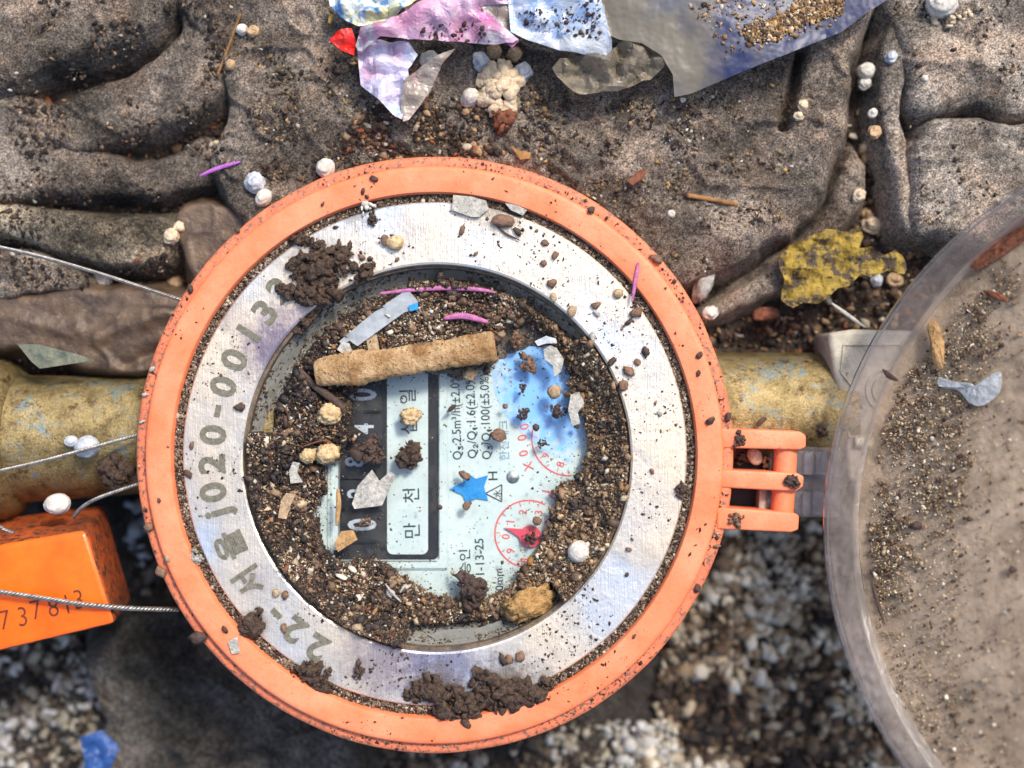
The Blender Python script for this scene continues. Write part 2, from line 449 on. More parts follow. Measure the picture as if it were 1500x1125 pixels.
# heat and water stains with their own places: near the engraved number and along the lower lip
def stain(px, py, r, strength):
    q = U(px, py, -9)
    sub = b.n.new('ShaderNodeVectorMath'); sub.operation = 'DISTANCE'; sub.inputs[1].default_value = (q[0], q[1], -9); b.l(b.P, sub.inputs[0])
    e = b.math('ADD', b.math('DIVIDE', sub.outputs['Value'], r * 3.2), b.math('MULTIPLY', b.noise(13, 6, 0.8), 0.62))
    return b.ramp(e, [(0.42, strength), (0.66, 0.0)])
for st in ((404, 512, 62, .8), (440, 470, 50, .5), (560, 968, 70, .6), (650, 972, 70, .65), (320, 440, 40, .5), (372, 850, 30, .3)):
    c = b.mix(stain(*st), c, (0.17, 0.13, 0.21))
for st in ((462, 400, 46, .75), (371, 914, 24, .6), (460, 990, 26, .6), (640, 1010, 44, .8), (740, 1005, 50, .8), (800, 1000, 26, .5), (996, 718, 14, .4), (520, 310, 30, .5), (730, 312, 40, .5), (310, 880, 24, .35)):
    c = b.mix(stain(*st), c, (0.13, 0.09, 0.06))
c = b.mix(b.ramp(b.noise(4.5, 3, 0.7), [(0.62, 0.0), (0.72, 0.7)]), c, (0.22, 0.17, 0.14))
c = b.mix(b.ramp(b.math('ADD', s2, s1), [(0.0, 0.0), (1.0, 0.0)]), c, (0.25, 0.22, 0.2))
nr = b.bump(s1, 0.35); nr = b.bump(s2, 0.35, nr); nr = b.bump(mid, 1.2, nr); nr = b.bump(big, 5.0, nr)
b.bsdf(c, b.ramp(mid, [(0.3, 0.28), (0.75, 0.5)]), 0.7, nr).done('steel')
plainmat('engraved', lin(88, 85, 70), lin(118, 114, 98), 7, 0.6, 1.5, 3)

# dial card
b = NB('dial_card'); n = b.noise(60, 4, 0.6); f = b.noise(3.5, 3, 0.7)
c = b.ramp(n, [(0.3, lin(180, 196, 194)), (0.7, lin(204, 216, 212))])
c = b.mix(b.ramp(b.noise(7, 5, 0.8), [(0.62, 0.0), (0.76, 0.6)]), c, lin(140, 134, 120))
b.bsdf(c, 0.5, nrm=b.bump(f, 0.3)).done('dial')
b = NB('glare_blue'); b.bsdf(b.attr(), 0.45).done('print')  # vertex colours that hold the painted sky glare

# thin clear glass / plastic: mostly lets light straight through, Fresnel gloss, dust film
def clear(key, tint, gloss_rough, dust_col, dust_stops, dsize=30, base_dust=0.0, bump=0.0, fres=1.45, speck=None):
    b = NB(key)
    tr = b.n.new('ShaderNodeBsdfTransparent'); tr.inputs[0].default_value = (*tint, 1)
    gl = b.n.new('ShaderNodeBsdfGlossy'); gl.inputs['Roughness'].default_value = gloss_rough
    fr = b.n.new('ShaderNodeFresnel'); fr.inputs[0].default_value = fres
    df = b.n.new('ShaderNodeBsdfDiffuse'); tl = b.n.new('ShaderNodeBsdfTranslucent')
    dn = b.noise(dsize, 6, 0.7)
    dc = b.ramp(b.noise(dsize * 1.7, 4, 0.6), [(0.3, dust_col), (0.7, tuple(min(1, q * 1.35) for q in dust_col))])
    if speck:
        dc = b.mix(b.ramp(b.noise(speck[1], 4, 0.75), [(0.6, 0.0), (0.68, 1.0)]), dc, speck[0])
    b.l(dc, df.inputs[0]); b.l(dc, tl.inputs[0])
    if bump:
        nb_ = b.bump(b.noise(14, 4, 0.6), bump)
        b.l(nb_, gl.inputs['Normal']); b.l(nb_, df.inputs['Normal'])
    m0 = b.n.new('ShaderNodeMixShader'); m0.inputs[0].default_value = 0.35
    b.l(df.outputs[0], m0.inputs[1]); b.l(tl.outputs[0], m0.inputs[2])
    m1 = b.n.new('ShaderNodeMixShader'); b.l(fr.outputs[0], m1.inputs[0]); b.l(tr.outputs[0], m1.inputs[1]); b.l(gl.outputs[0], m1.inputs[2])
    m2 = b.n.new('ShaderNodeMixShader')
    b.l(b.ramp(dn, dust_stops), m2.inputs[0]); b.l(m1.outputs[0], m2.inputs[1]); b.l(m0.outputs[0], m2.inputs[2])
    b.l(m2.outputs[0], b.out.inputs[0]); return b.done(key)
clear('glass', (0.99, 1.0, 1.0), 0.05, lin(190, 180, 165), [(0.5, 0.0), (0.75, 0.07)], 30, fres=1.22)
clear('lid_rim', (0.94, 0.92, 0.92), 0.35, lin(186, 176, 172), [(0.30, 0.06), (0.7, 0.26)], 26, bump=3.0, fres=1.16)
clear('lid_floor', (0.9, 0.87, 0.82), 0.2, lin(192, 172, 150), [(0.36, 0.30), (0.62, 0.8)], 60, bump=4.0, speck=(lin(118, 90, 68), 24), fres=1.2)
clear('lid_clear', (0.9, 0.9, 0.93), 0.1, lin(180, 176, 178), [(0.3, 0.05), (0.7, 0.2)], 30, bump=2.0, fres=1.2)
clear('film_clear', (0.85, 0.82, 0.78), 0.12, lin(150, 140, 122), [(0.3, 0.35), (0.65, 0.7)], 24, bump=5.0)
clear('inner_plastic', (0.8, 0.84, 0.84), 0.2, lin(150, 150, 142), [(0.3, 0.6), (0.7, 0.95)], 16, bump=2.0, speck=(lin(84, 68, 52), 12))
clear('tape_clear', (0.92, 0.95, 1.0), 0.15, lin(190, 196, 200), [(0.3, 0.5), (0.7, 0.8)], 18, bump=1.5)

# ------------------------------------------------------------------ setting: the pit
g0 = np.linspace(-1250, 1250, 420)
X, Y = np.meshgrid(g0, g0)
Z = -330 + 34 * fbm(X, Y, 160, 5, 2) + 10 * fbm(X, Y, 24, 3, 9)
PITZ = lambda x, y: -330 + 34 * fbm(x, y, 160, 5, 2) + 10 * fbm(x, y, 24, 3, 9)
V, F = grid_mesh(X, Y, Z, np.ones_like(X, bool))
o = mesh('ground', V, F, M['pit'], smooth=True); tag(o, kind='structure')
# filler in the upper half: darker soil higher up, right below the cloth
SOILZ = lambda x, y: -150 + 20 * fbm(x, y, 90, 5, 12) + 7 * fbm(x, y, 16, 3, 19) - 240 / (1 + np.exp((y + 20) / 22.0))
gx = np.linspace(-1250, 1250, 520); gy = np.linspace(-120, 1250, 300)
X, Y = np.meshgrid(gx, gy); Z = SOILZ(X, Y)
V, F = grid_mesh(X, Y, Z, np.ones_like(X, bool))
o = mesh('soil_bank', V, F, M['soil'], smooth=True); tag(o, kind='structure')

# pale expanded pellets heaped over the lower ground
def pellets(name, poly, n, rlo, rhi, pal, wts, label, zf, lift=3):
    q = scatter_poly(poly, n); W = np.stack([(q[:, 0] - 750) * 1.17, (562.5 - q[:, 1]) * 1.17], 1)
    r = rlo + (rhi - rlo) * rng.random(n) ** 2.2
    P = np.stack([W[:, 0], W[:, 1], zf(W[:, 0], W[:, 1]) + lift + r * 0.5], 1)
    return grains(name, P, r, pal, wts, None, label, 0.85, 'gravel', 0, None, 0.45, cw=90)
pellets('pale_gravel', [(1010, 700), (1500, 640), (1560, 1200), (900, 1200), (960, 1050)], 12000, 2.2, 15,
        [(224, 214, 194), (188, 170, 142), (146, 122, 94), (96, 74, 54), (58, 45, 35), (38, 30, 24)], [6, 5, 4, 3, 2, 2],
        'blurred heap of pale pellets and dark soil below the hinge', PITZ)
pellets('dark_gravel', [(-60, 900), (300, 880), (560, 1060), (1000, 1060), (1000, 1200), (-60, 1200)], 7000, 2.2, 14,
        [(206, 202, 196), (170, 160, 140), (110, 94, 78), (60, 50, 42), (36, 31, 28)], [5, 4, 3, 2.5, 2],
        'blurred dark soil and grey pellets along the bottom edge', PITZ)
pellets('dark_gravel', [(180, 740), (330, 740), (420, 980), (180, 980)], 420, 5, 18,
        [(190, 196, 206), (150, 146, 140), (80, 72, 66)], [3, 2, 2], 'bluish grey pellets between the orange seal box and the ring', PITZ)

def on_bank(name, poly, n, rlo, rhi, pal, wts, label, zoff=-150, parent=None):
    q = scatter_poly(poly, n); k = (D - zoff) / D
    W = np.stack([(q[:, 0] - 750) * k, (562.5 - q[:, 1]) * k], 1)
    r = rlo * .7 + (rhi - rlo) * rng.random(n) ** 4
    P = np.stack([W[:, 0], W[:, 1], SOILZ(W[:, 0], W[:, 1]) + r * 0.5], 1)
    return grains(name, P, r, pal, wts, None, label, 0.8, 'soil')
DIRT = [(52, 40, 32), (88, 66, 50), (124, 96, 70), (170, 140, 104), (214, 200, 176), (150, 84, 44)]
on_bank('loose_soil', [(-60, 150), (420, 150), (420, 560), (-60, 560)], 8000, 2.0, 9, DIRT, [6, 5, 4, 2, 1, 1], 'loose dark soil with pale specks among the cloths at the left')
on_bank('loose_soil', [(1000, 330), (1420, 60), (1560, 60), (1560, 660), (1000, 600)], 9000, 2.0, 10, DIRT, [6, 6, 4, 3, 1, 1.5], 'loose dark soil in the gaps between the folds at the right')

# ------------------------------------------------------------------ cloths
SURF = []
PUFF, EDGE = 0.8, 0.72
def pad(name, outline, z0, puff, edge, mtl, parent, ridges=(), rough=7, seed=0, step=3.0, drop=3.2, sm=6, slits=()):
    puff *= PUFF; edge *= EDGE
    P = UV(spline(outline, sm), z0)[:, :2]
    lo = P.min(0) - 30; hi = P.max(0) + 30
    X, Y = np.meshgrid(np.arange(lo[0], hi[0], step), np.arange(lo[1], hi[1], step))
    wx = X + 14 * fbm(X, Y, 70, 4, seed + 1); wy = Y + 14 * fbm(X, Y, 70, 4, seed + 2)
    d = sdf(wx, wy, P)
    t = np.clip(d / edge, 0, 1)
    Z = z0 - puff + puff * np.sqrt(1 - (1 - t) ** 2)
    Z = np.where(d < 0, z0 - puff + d * drop, Z)
    for pts, amp, wd in ridges:
        R = UV(spline(pts, 8, False), z0)[:, :2]
        dd = seg_dist(wx, wy, R, False)
        Z += amp * np.exp(-(dd / wd) ** 2) * np.clip((d + 8) / 20, 0, 1)
    Z += rough * fbm(X, Y, 110, 5, seed + 4) + rough * 0.6 * np.exp(-(fbm(X + 0.6 * Y, Y - 0.3 * X, 120, 3, seed + 14) / 0.07) ** 2) + rough * 0.25 * fbm(X, Y, 14, 3, seed + 8)
    V, F = grid_mesh(X, Y, Z, d > -26)
    o = mesh(name, V, F, M[mtl], parent, smooth=True)
    SURF.append((P, X, Y, Z, d))
    return o
def surf_z(x, y):
    """height of the topmost cloth under a point, found from the cloths already laid"""
    best = float(SOILZ(np.array([x]), np.array([y]))[0])
    for P, X, Y, Z, d in SURF:
        j = int(round((x - X[0, 0]) / (X[0, 1] - X[0, 0]))); i = int(round((y - Y[0, 0]) / (Y[1, 0] - Y[0, 0])))
        if 0 <= i < X.shape[0] and 0 <= j < X.shape[1] and d[i, j] > -10: best = max(best, Z[i, j])
    return best
def rest(px, py, lift=0.0):
    """world point on top of the cloth or soil under a line of sight"""
    z = -80.0
    for _ in range(4):
        x, y, _z = U(px, py, z); z = surf_z(x, y) + lift
    return np.array(U(px, py, z))

cl = empty('crumpled_cloth', U(900, 200, -90), 'large crumpled grey brown cloth lying in folds above the orange ring', 'cloth')
pad('cloth_sheet', [(240, -90), (600, -120), (1000, -120), (1300, -100), (1292, -20), (1262, 50), (1252, 130), (1240, 200), (1216, 270), (1176, 330), (1110, 366), (1050, 398), (985, 432), (900, 470), (640, 560), (430, 480), (345, 330), (305, 240), (330, 150), (300, 60), (250, 0)],
    -62, 34, 62, 'cloth', cl, [([(1262, 20), (1225, 150), (1180, 260), (1060, 345)], 16, 26), ([(1175, 70), (1165, 120), (1152, 175)], -46, 8), ([(1120, 190), (1100, 250), (1020, 300)], -12, 22), ([(980, 150), (880, 230), (800, 220)], 9, 40), ([(330, 60), (420, 120), (500, 100)], -8, 26)], 13, 1)
pad('fold', [(1252, 215), (1268, 265), (1244, 330), (1190, 375), (1135, 425), (1050, 470), (1010, 470), (1075, 425), (1150, 372), (1205, 310), (1232, 250)], -96, 26, 20, 'cloth', cl, (), 5, 21)
pad('fold', [(1298, 30), (1330, 40), (1328, 110), (1326, 180), (1338, 250), (1345, 330), (1322, 335), (1310, 262), (1292, 190), (1286, 110)], -82, 24, 17, 'cloth_pale', cl, (), 5, 31)
pad('fold', [(1306, -80), (1620, -80), (1620, 160), (1500, 168), (1430, 156), (1372, 170), (1338, 160), (1326, 110), (1310, 40)], -66, 34, 36, 'cloth_pale', cl, [([(1400, 90), (1480, 100), (1560, 60)], 10, 24), ([(1350, 20), (1420, 60)], -8, 14)], 10, 41)
pad('fold', [(1352, 206), (1376, 172), (1440, 163), (1500, 178), (1620, 176), (1620, 430), (1480, 400), (1400, 352), (1346, 338), (1341, 270)], -58, 44, 34, 'cloth_pale', cl, [([(1400, 215), (1470, 205), (1520, 230)], -9, 16)], 9, 51)
PUFF, EDGE = 0.55, 0.55
lc = empty('folded_cloth', U(150, 120, -90), 'dirty grey brown cloth folded over in the top left corner', 'cloth')
pad('cloth_sheet', [(-90, -90), (230, -90), (268, -30), (232, 30), (150, 70), (60, 104), (-90, 130)], -70, 30, 34, 'cloth', lc, [([(-40, 30), (60, 10), (160, -20)], 10, 18)], 9, 61)
pad('fold', [(262, -90), (360, -90), (372, -20), (340, 30), (348, 80), (322, 130), (280, 170), (200, 200), (110, 220), (60, 180), (120, 130), (210, 92), (258, 40), (246, -20)], -86, 30, 30, 'cloth', lc, [([(300, -40), (300, 40), (250, 110)], 9, 16), ([(200, 150), (120, 170)], -8, 12)], 9, 71)
pad('fold', [(-90, 150), (40, 140), (90, 190), (150, 226), (230, 232), (300, 200), (312, 262), (240, 290), (150, 286), (60, 290), (-90, 285)], -98, 28, 30, 'cloth', lc, (), 10, 81)
pad('fold', [(-90, 308), (50, 302), (150, 318), (250, 322), (262, 360), (190, 392), (110, 376), (30, 352), (-90, 350)], -92, 24, 26, 'cloth_olive', lc, [([(0, 330), (90, 335), (180, 352)], 8, 14)], 8, 91)
pad('fold', [(-90, 372), (20, 366), (90, 392), (128, 420), (60, 432), (-90, 430)], -98, 20, 22, 'cloth', lc, (), 8, 101)
o = pad('brown_sheet', [(-90, 432), (60, 424), (150, 418), (240, 424), (310, 440), (300, 520), (215, 540), (130, 548), (60, 512), (-90, 520)], -98, 26, 26, 'brownsheet', None, [([(150, 500), (230, 470), (300, 466)], 12, 14), ([(180, 530), (280, 505)], -12, 9), ([(20, 470), (110, 480)], 6, 12)], 6, 111)
tag(o, 'smooth muddy brown sheet lying above the left brass pipe', 'sheet')
o = pad('brown_sheet', [(262, 312), (300, 296), (372, 318), (392, 350), (330, 450), (288, 440), (278, 400), (262, 350)], -92, 14, 16, 'brownsheet', None, (), 4, 121)
tag(o, 'small muddy brown sheet beside the upper left of the orange ring', 'sheet')
o = pad('dark_cloth', [(118, 950), (190, 905), (300, 898), (400, 960), (470, 1020), (520, 1180), (180, 1180), (150, 1040)], -250, 40, 40, 'cloth_dark', None, [([(200, 960), (330, 1000), (420, 1100)], 16, 26), ([(220, 1060), (260, 1160)], -14, 20)], 14, 131)
tag(o, 'dark blurred cloth under the lower left of the orange ring', 'cloth')

# specks of soil and sand sown over the cloth
def sow(name, poly, n, rlo, rhi, pal, wts, label, mt=None, flat=0.6, clumpy=0, cat='soil'):
    q = scatter_poly(poly, n * (3 if clumpy else 1))
    if clumpy:
        k = fbm(q[:, 0], q[:, 1], clumpy, 3, int(n) % 17) + 0.25 * rng.random(len(q)); q = q[np.argsort(-k)[:n]]
    P = np.array([rest(x, y) for x, y in q]); r = rlo + (rhi - rlo) * rng.random(len(q)) ** 3
    P[:, 2] += r * 0.35
    return grains(name, P, r, pal, wts, None, label, flat, cat, 0, mt)
sow('soil_specks', [(300, 60), (480, 60), (700, 150), (1000, 140), (1220, 40), (1200, 280), (1000, 420), (640, 240), (350, 320)], 3800, 0.8, 4.2, [(56, 42, 34), (96, 76, 58), (150, 120, 84), (196, 160, 96), (220, 214, 200)], [5, 3, 2, 1.5, 1], 'fine soil specks strewn over the large cloth', clumpy=40)
sow('loose_soil', [(520, 170), (600, 130), (700, 150), (760, 200), (740, 225), (640, 228), (520, 260), (500, 220)], 2200, 1.4, 7, DIRT, [6, 4, 3, 2, 1, 1], 'loose dark soil heaped between the torn wrapper and the ring', clumpy=60)
sow('soil_specks', [(440, 60), (530, 90), (600, 180), (720, 110), (860, 140), (980, 150), (900, 260), (700, 222), (480, 250), (380, 300), (350, 180)], 2600, 0.7, 4.6, [(40, 30, 24), (66, 50, 40), (110, 86, 64), (176, 140, 90)], [6, 4, 2, 1], 'dark grit ground into the cloth above the ring', clumpy=36)
sow('soil_specks', [(1300, 0), (1500, 0), (1500, 300), (1350, 330)], 500, 1.0, 4, [(56, 42, 34), (120, 96, 70), (196, 170, 130)], [4, 2, 1], 'fine soil specks on the pale folds at the right', clumpy=30)
sow('soil_specks', [(0, 0), (340, 0), (330, 240), (250, 420), (0, 420)], 2600, 0.8, 5.5, [(42, 32, 26), (84, 66, 50), (140, 112, 84), (200, 190, 170)], [6, 3, 1.2, .4], 'fine soil specks on the folded cloth at the left', clumpy=40)

# ------------------------------------------------------------------ the water meter
CO = np.array(U(636, 667, 0)); meter = empty('water_meter', (CO[0], CO[1], -300), 'round water meter with orange ring, steel face and open clear lid', 'water meter')
prof = [(441, -74), (441, -18), (438, -13), (433, -11.5), (426, -11.5), (425, -9), (424, -3), (421, -0.6), (417, 0), (390, 0), (386.5, -0.8), (385, -4), (384, -20), (360, -20), (360, -74)]
def wob(V, c, a, seed, lo):
    t = np.arctan2(V[:, 1] - c[1], V[:, 0] - c[0]); r = np.hypot(V[:, 0] - c[0], V[:, 1] - c[1])
    k = 1 + a * (fbm(np.cos(t) * 200, np.sin(t) * 200, 60, 3, seed)) / 400 * (r > lo)
    V[:, 0] = c[0] + (V[:, 0] - c[0]) * k; V[:, 1] = c[1] + (V[:, 1] - c[1]) * k; return V
V, F = lathe(prof[4:], CO, 256)
o = mesh('orange_ring', V, F, M['orange'], meter); autosmooth(o, 50)
V, F = lathe([(441, -110), (441.5, -18), (439, -13.5), (434, -12), (424, -12.2)], CO, 256); V = wob(V, CO, 1.8, 3, 400)
o = mesh('ring_flange', V, F, M['orange_dirty'], meter); autosmooth(o, 50)
V, F = lathe([(441, -112), (420, -125), (400, -130), (396, -210), (330, -290), (100, -300)], CO, 128)
o = mesh('meter_body', V, F, M['brass'], meter); autosmooth(o)
# steel ring: circles of slightly different centre at its outer and inner edges
def annulus(c0, r0, z0, c1, r1, z1, n=240, m=14):
    t = np.arange(n) * 2 * math.pi / n; V = []
    for k in range(m + 1):
        f = k / m; c = np.array(c0) * (1 - f) + np.array(c1) * f; r = r0 + (r1 - r0) * f
        V.append(np.stack([c[0] + r * np.cos(t), c[1] + r * np.sin(t), np.full(n, z0 + (z1 - z0) * f)], 1))
    F = [(k * n + i, k * n + (i + 1) % n, (k + 1) * n + (i + 1) % n, (k + 1) * n + i) for k in range(m) for i in range(n)]
    return np.concatenate(V), [f[::-1] for f in F]
CS = U(637, 665, -9)[:2]; CI = U(640, 671, -13)[:2]
parts = [annulus(CS, 371, -22, CS, 371, -10, m=2), annulus(CS, 371, -10, CS, 369, -8.6, m=2), annulus(CS, 369, -8.6, CI, 289, -10, m=12),
         annulus(CI, 289, -10, CI, 286, -11.5, m=2), annulus(CI, 286, -11.5, CI, 285, -20, m=2)]
V, F = join(parts)
V[:, 2] += 0.9 * fbm(V[:, 0], V[:, 1], 90, 3, 5)
steel = mesh('steel_ring', V, F, M['steel'], meter); autosmooth(steel, 40)
# rubber and plastic bands inside the opening
V, F = join([annulus(CI, 285.5, -19, CI, 281, -20, m=1), annulus(CI, 281, -20, CI, 279, -44, m=2), annulus(CI, 279, -44, CI, 273, -46, m=1)])
autosmooth(mesh('inner_gasket', V, F, M['rubber'], meter))
CG = U(644, 669, -50)[:2]
V, F = join([annulus(CI, 281.5, -30, CG, 274, -38, m=3), annulus(CG, 274, -38, CG, 264, -49, m=3), annulus(CG, 264, -49, CG, 254, -54, m=2)])
autosmooth(mesh('inner_rim', V, F, M['inner_plastic'], meter))
V, F = lathe([(290, -14), (292, -120), (300, -124)], CI, 160)
mesh('well_wall', V, F, M['rubber'], meter)
GZ = -52.0; DZ = -70.0
CD = U(645, 668, DZ)[:2]
V, F = lathe([(0.01, DZ - 3), (0.02, DZ), (284, DZ), (284, DZ - 3)], CD, 128)
dial = mesh('dial_plate', V, F, M['dial'], meter); dial.data.polygons.foreach_set('use_smooth', np.zeros(len(dial.data.polygons), dtype=bool))
V, F = lathe([(0.01, GZ), (277, GZ), (277, GZ - 4), (0.02, GZ - 4)], CG, 128)
mesh('cover_glass', V, F, M['glass'], meter)

def text(name, s, px, py, z, size, rot, m, parent, ext=0.35, off=0.0, sx=1.0, sy=1.0):
    cu = bpy.data.curves.new(name, 'FONT'); cu.body = s; cu.size = size; cu.align_x = 'CENTER'; cu.align_y = 'CENTER'
    cu.extrude = ext; cu.offset = off; cu.resolution_u = 3
    t = bpy.data.objects.new('tmp', cu); S.collection.objects.link(t)
    dg = bpy.context.evaluated_depsgraph_get()
    me = bpy.data.meshes.new_from_object(t.evaluated_get(dg))
    bpy.data.objects.remove(t); bpy.data.curves.remove(cu)
    n = len(me.vertices); co = np.zeros(n * 3, np.float32); me.vertices.foreach_get('co', co); co = co.reshape(-1, 3).astype(float)
    mid = (co[:, :2].max(0) + co[:, :2].min(0)) / 2; co[:, :2] -= mid
    F = [tuple(p.vertices) for p in me.polygons]; bpy.data.meshes.remove(me)
    co[:, 0] *= sx; co[:, 1] *= sy
    c, s_ = math.cos(rot), math.sin(rot)
    x = co[:, 0] * c - co[:, 1] * s_; y = co[:, 0] * s_ + co[:, 1] * c
    q = np.array(U(px, py, z))
    return mesh(name, np.stack([x + q[0], y + q[1], co[:, 2] + z], 1), F, m, parent)

# engraved serial on the steel ring, read clockwise
for ch, px, py in [('2', 464, 949), ('2', 431, 923), ('-', 405, 899), ('서', 366, 853), ('울', 337, 799), ('j', 325, 752), ('0', 312, 721), ('2', 310, 680), ('0', 312, 637), ('-', 319, 602), ('0', 327, 566), ('0', 343, 527), ('1', 364, 488), ('3', 388, 457), ('2', 409, 424)]:
    ang = math.atan2(-(py - 665), px - 640)            # direction outward
    big = ch in '서울'
    text('engraved_mark', ch, px, py, -8.3, 50 if big else 55, ang - math.pi / 2, M['engraved'], steel, 0.5, 1.7 if not big else 1.5, 0.95 if big else 1.05, 0.95)

# dial printing -- lines of print run up the picture
T90 = math.pi / 2
for s_, px, py, size, m, sx in [('Q₃:2.5m³/h(±2.0%)', 670, 609, 19.5, 'ink', 0.90), ('Q₂/Q₁:1.6(±2.0%)', 692, 609, 19.5, 'ink', 0.93), ('Q₃/Q₁:100(±5.0%)', 713, 610, 19.5, 'ink', 0.90), ('한진테크', 738, 645, 17, 'greyink', 1.0),
                          ('H', 722, 697, 20, 'ink', 1.1), ('승인', 681, 823, 19, 'ink', 1.15), ('TC-1-13-25', 703, 832, 19, 'ink', 1.0), ('20mm', 731, 853, 17, 'ink', 1.0),
                          ('만', 603, 777, 28, 'ink', 1.0), ('천', 602, 726, 28, 'ink', 1.0), ('백', 600, 676, 28, 'ink', 1.0), ('십', 599, 626, 28, 'ink', 1.0), ('일', 597, 581, 28, 'ink', 1.0)]:
    text('printed_text', s_, px, py, DZ + (0.4 if px > 640 else 1.6), size, T90 + 0.03, M[m], dial, 0.3, 0.12, sx, 1.0)
# hazard-like triangle mark
tri = [(711, 723), (735, 710), (735, 735)]
Q = UV(tri, DZ + 0.5)
V, F = join([tube(np.array([Q[i], Q[(i + 1) % 3]]), 0.9, 6) for i in range(3)]); mesh('triangle_mark', V, F, M['ink'], dial)
text('printed_text', '水', 729, 723, DZ + 0.5, 13, T90, M['ink'], dial, 0.3, 0.1)
q = U(751, 699, DZ); V, F = lathe([(0.01, DZ + 2.5), (7, DZ + 2.2), (9.5, DZ + 1), (10, DZ)], q, 32)
autosmooth(mesh('screw_head', V, F, M['bright_metal'], dial))
# blue star sticker
ang = [math.radians(a) for a in (98, 170, 242, 314, 26)]
cx, cy = 692, 714; pts = []
star = [(659, 716), (680, 705), (678, 688), (697, 701), (715, 696), (709, 713), (715, 733), (698, 730), (683, 737), (678, 725)]
def sheet(name, outline, zf, mtl, parent=None, th=1.2, step=6.0, smooth=False, spl=0, col=None, zref=0.0, relief=True):
    """a thin scrap with a crisp outline; zf(x, y) gives its height"""
    P = np.asarray(outline, float)
    if spl: P = spline(P, spl)
    P = UV(P, zref)[:, :2]
    # resample the border
    B = []
    for i in range(len(P)):
        a = P[i]; b_ = P[(i + 1) % len(P)]; n = max(1, int(np.hypot(*(b_ - a)) / step))
        for k in range(n): B.append(a + (b_ - a) * k / n)
    B = np.array(B); lo = B.min(0); hi = B.max(0)
    gx, gy = np.meshgrid(np.arange(lo[0], hi[0], step), np.arange(lo[1], hi[1], step))
    gx = gx + step * 0.3 * (rng.random(gx.shape) - 0.5); gy = gy + step * 0.3 * (rng.random(gx.shape) - 0.5)
    ok = sdf(gx, gy, B) > step * 0.45
    I = np.stack([gx[ok], gy[ok]], 1); A = np.concatenate([B, I])
    nb = len(B)
    vs, es, fs, *_ = delaunay_2d_cdt([Vector(a) for a in A], [(i, (i + 1) % nb) for i in range(nb)], [], 1, 1e-4)
    X = np.array([v[0] for v in vs]); Yv = np.array([v[1] for v in vs]); Z = zf(X, Yv)
    n = len(X); V = np.concatenate([np.stack([X, Yv, Z + th / 2], 1), np.stack([X, Yv, Z - th / 2], 1)])
    F = [tuple(f) for f in fs] + [tuple(i + n for i in f)[::-1] for f in fs]
    cnt = {}
    for f in fs:
        for k in range(len(f)):
            e = (f[k], f[(k + 1) % len(f)]); cnt[e] = 1
    for e in cnt:
        if (e[1], e[0]) not in cnt: F.append((e[1], e[0], e[0] + n, e[1] + n))
    cc = None
    if col is not None:
        c1 = col(X, Yv); cc = np.concatenate([c1, c1])
    return mesh(name, V, F, M[mtl], parent, smooth=smooth, col=cc)
sheet('star_sticker', star, lambda x, y: DZ + 2.2 + 0.8 * fbm(x, y, 12, 2, 3), 'star', dial, 1.5, 4, zref=DZ)
# blue sky glare of the glass, painted as a colour fade on the dial
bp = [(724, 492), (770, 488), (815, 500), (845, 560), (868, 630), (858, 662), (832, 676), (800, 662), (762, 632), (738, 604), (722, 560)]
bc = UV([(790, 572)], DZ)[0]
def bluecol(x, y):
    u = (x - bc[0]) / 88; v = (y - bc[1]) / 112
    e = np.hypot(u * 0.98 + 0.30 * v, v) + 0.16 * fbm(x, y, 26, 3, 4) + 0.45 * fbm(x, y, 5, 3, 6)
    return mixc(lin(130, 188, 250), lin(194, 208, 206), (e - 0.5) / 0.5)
sheet('painted_glare', bp, lambda x, y: DZ + 0.4 + 0 * x, 'print', dial, 0.3, 3, spl=5, col=bluecol, zref=DZ)
# sub dials
def arc(cx, cy, r, a0, a1, wd, z, n=48):
    c = U(cx, cy, z); k = (D - z) / D; r *= k
    t = np.radians(np.linspace(a0, a1, n)); V = []
    for rr in (r - wd / 2, r + wd / 2): V.append(np.stack([c[0] + rr * np.cos(t), c[1] + rr * np.sin(t), np.full(n, z)], 1))
    return np.concatenate(V), [(i, n + i, n + i + 1, i + 1)[::-1] for i in range(n - 1)]
def ticks(cx, cy, r, angs, z, L0=6, wd=1.3):
    out = []; c = U(cx, cy, z)
    for i, a in enumerate(angs):
        L = L0 if i % 2 == 0 else L0 * 0.6
        t = math.radians(a); d_ = np.array([math.cos(t), math.sin(t)]); n_ = np.array([-d_[1], d_[0]]) * wd / 2
        p0 = np.array(c[:2]) + d_ * r; p1 = np.array(c[:2]) + d_ * (r - L)
        V = [(*(p0 + n_), z), (*(p1 + n_), z), (*(p1 - n_), z), (*(p0 - n_), z)]
        out.append((V, [(0, 1, 2, 3)]))
    return out
z = DZ + 0.6
gp = mesh('gauge_scale', *join([arc(774, 782, 49, 60, 262, 2.4, z)] + ticks(774, 782, 49, [178 - 18 * i for i in range(7)] + [196, 214, 232, 250], z)), M['redink'], dial)
for s_, px, py in [('0', 741, 786), ('1', 748, 764), ('2', 766, 750), ('3', 789, 751), ('4', 803, 766), ('9', 748, 807), ('8', 768, 821)]:
    text('printed_digit', s_, px, py, z, 17, T90 - 0.1, M['redink'], gp, 0.2, 0.15)
gp2 = mesh('gauge_scale', *join([arc(834, 642, 55, 165, 272, 2.2, z)] + ticks(834, 642, 54, [178 + 18 * i for i in range(6)], z)), M['redink'], dial)
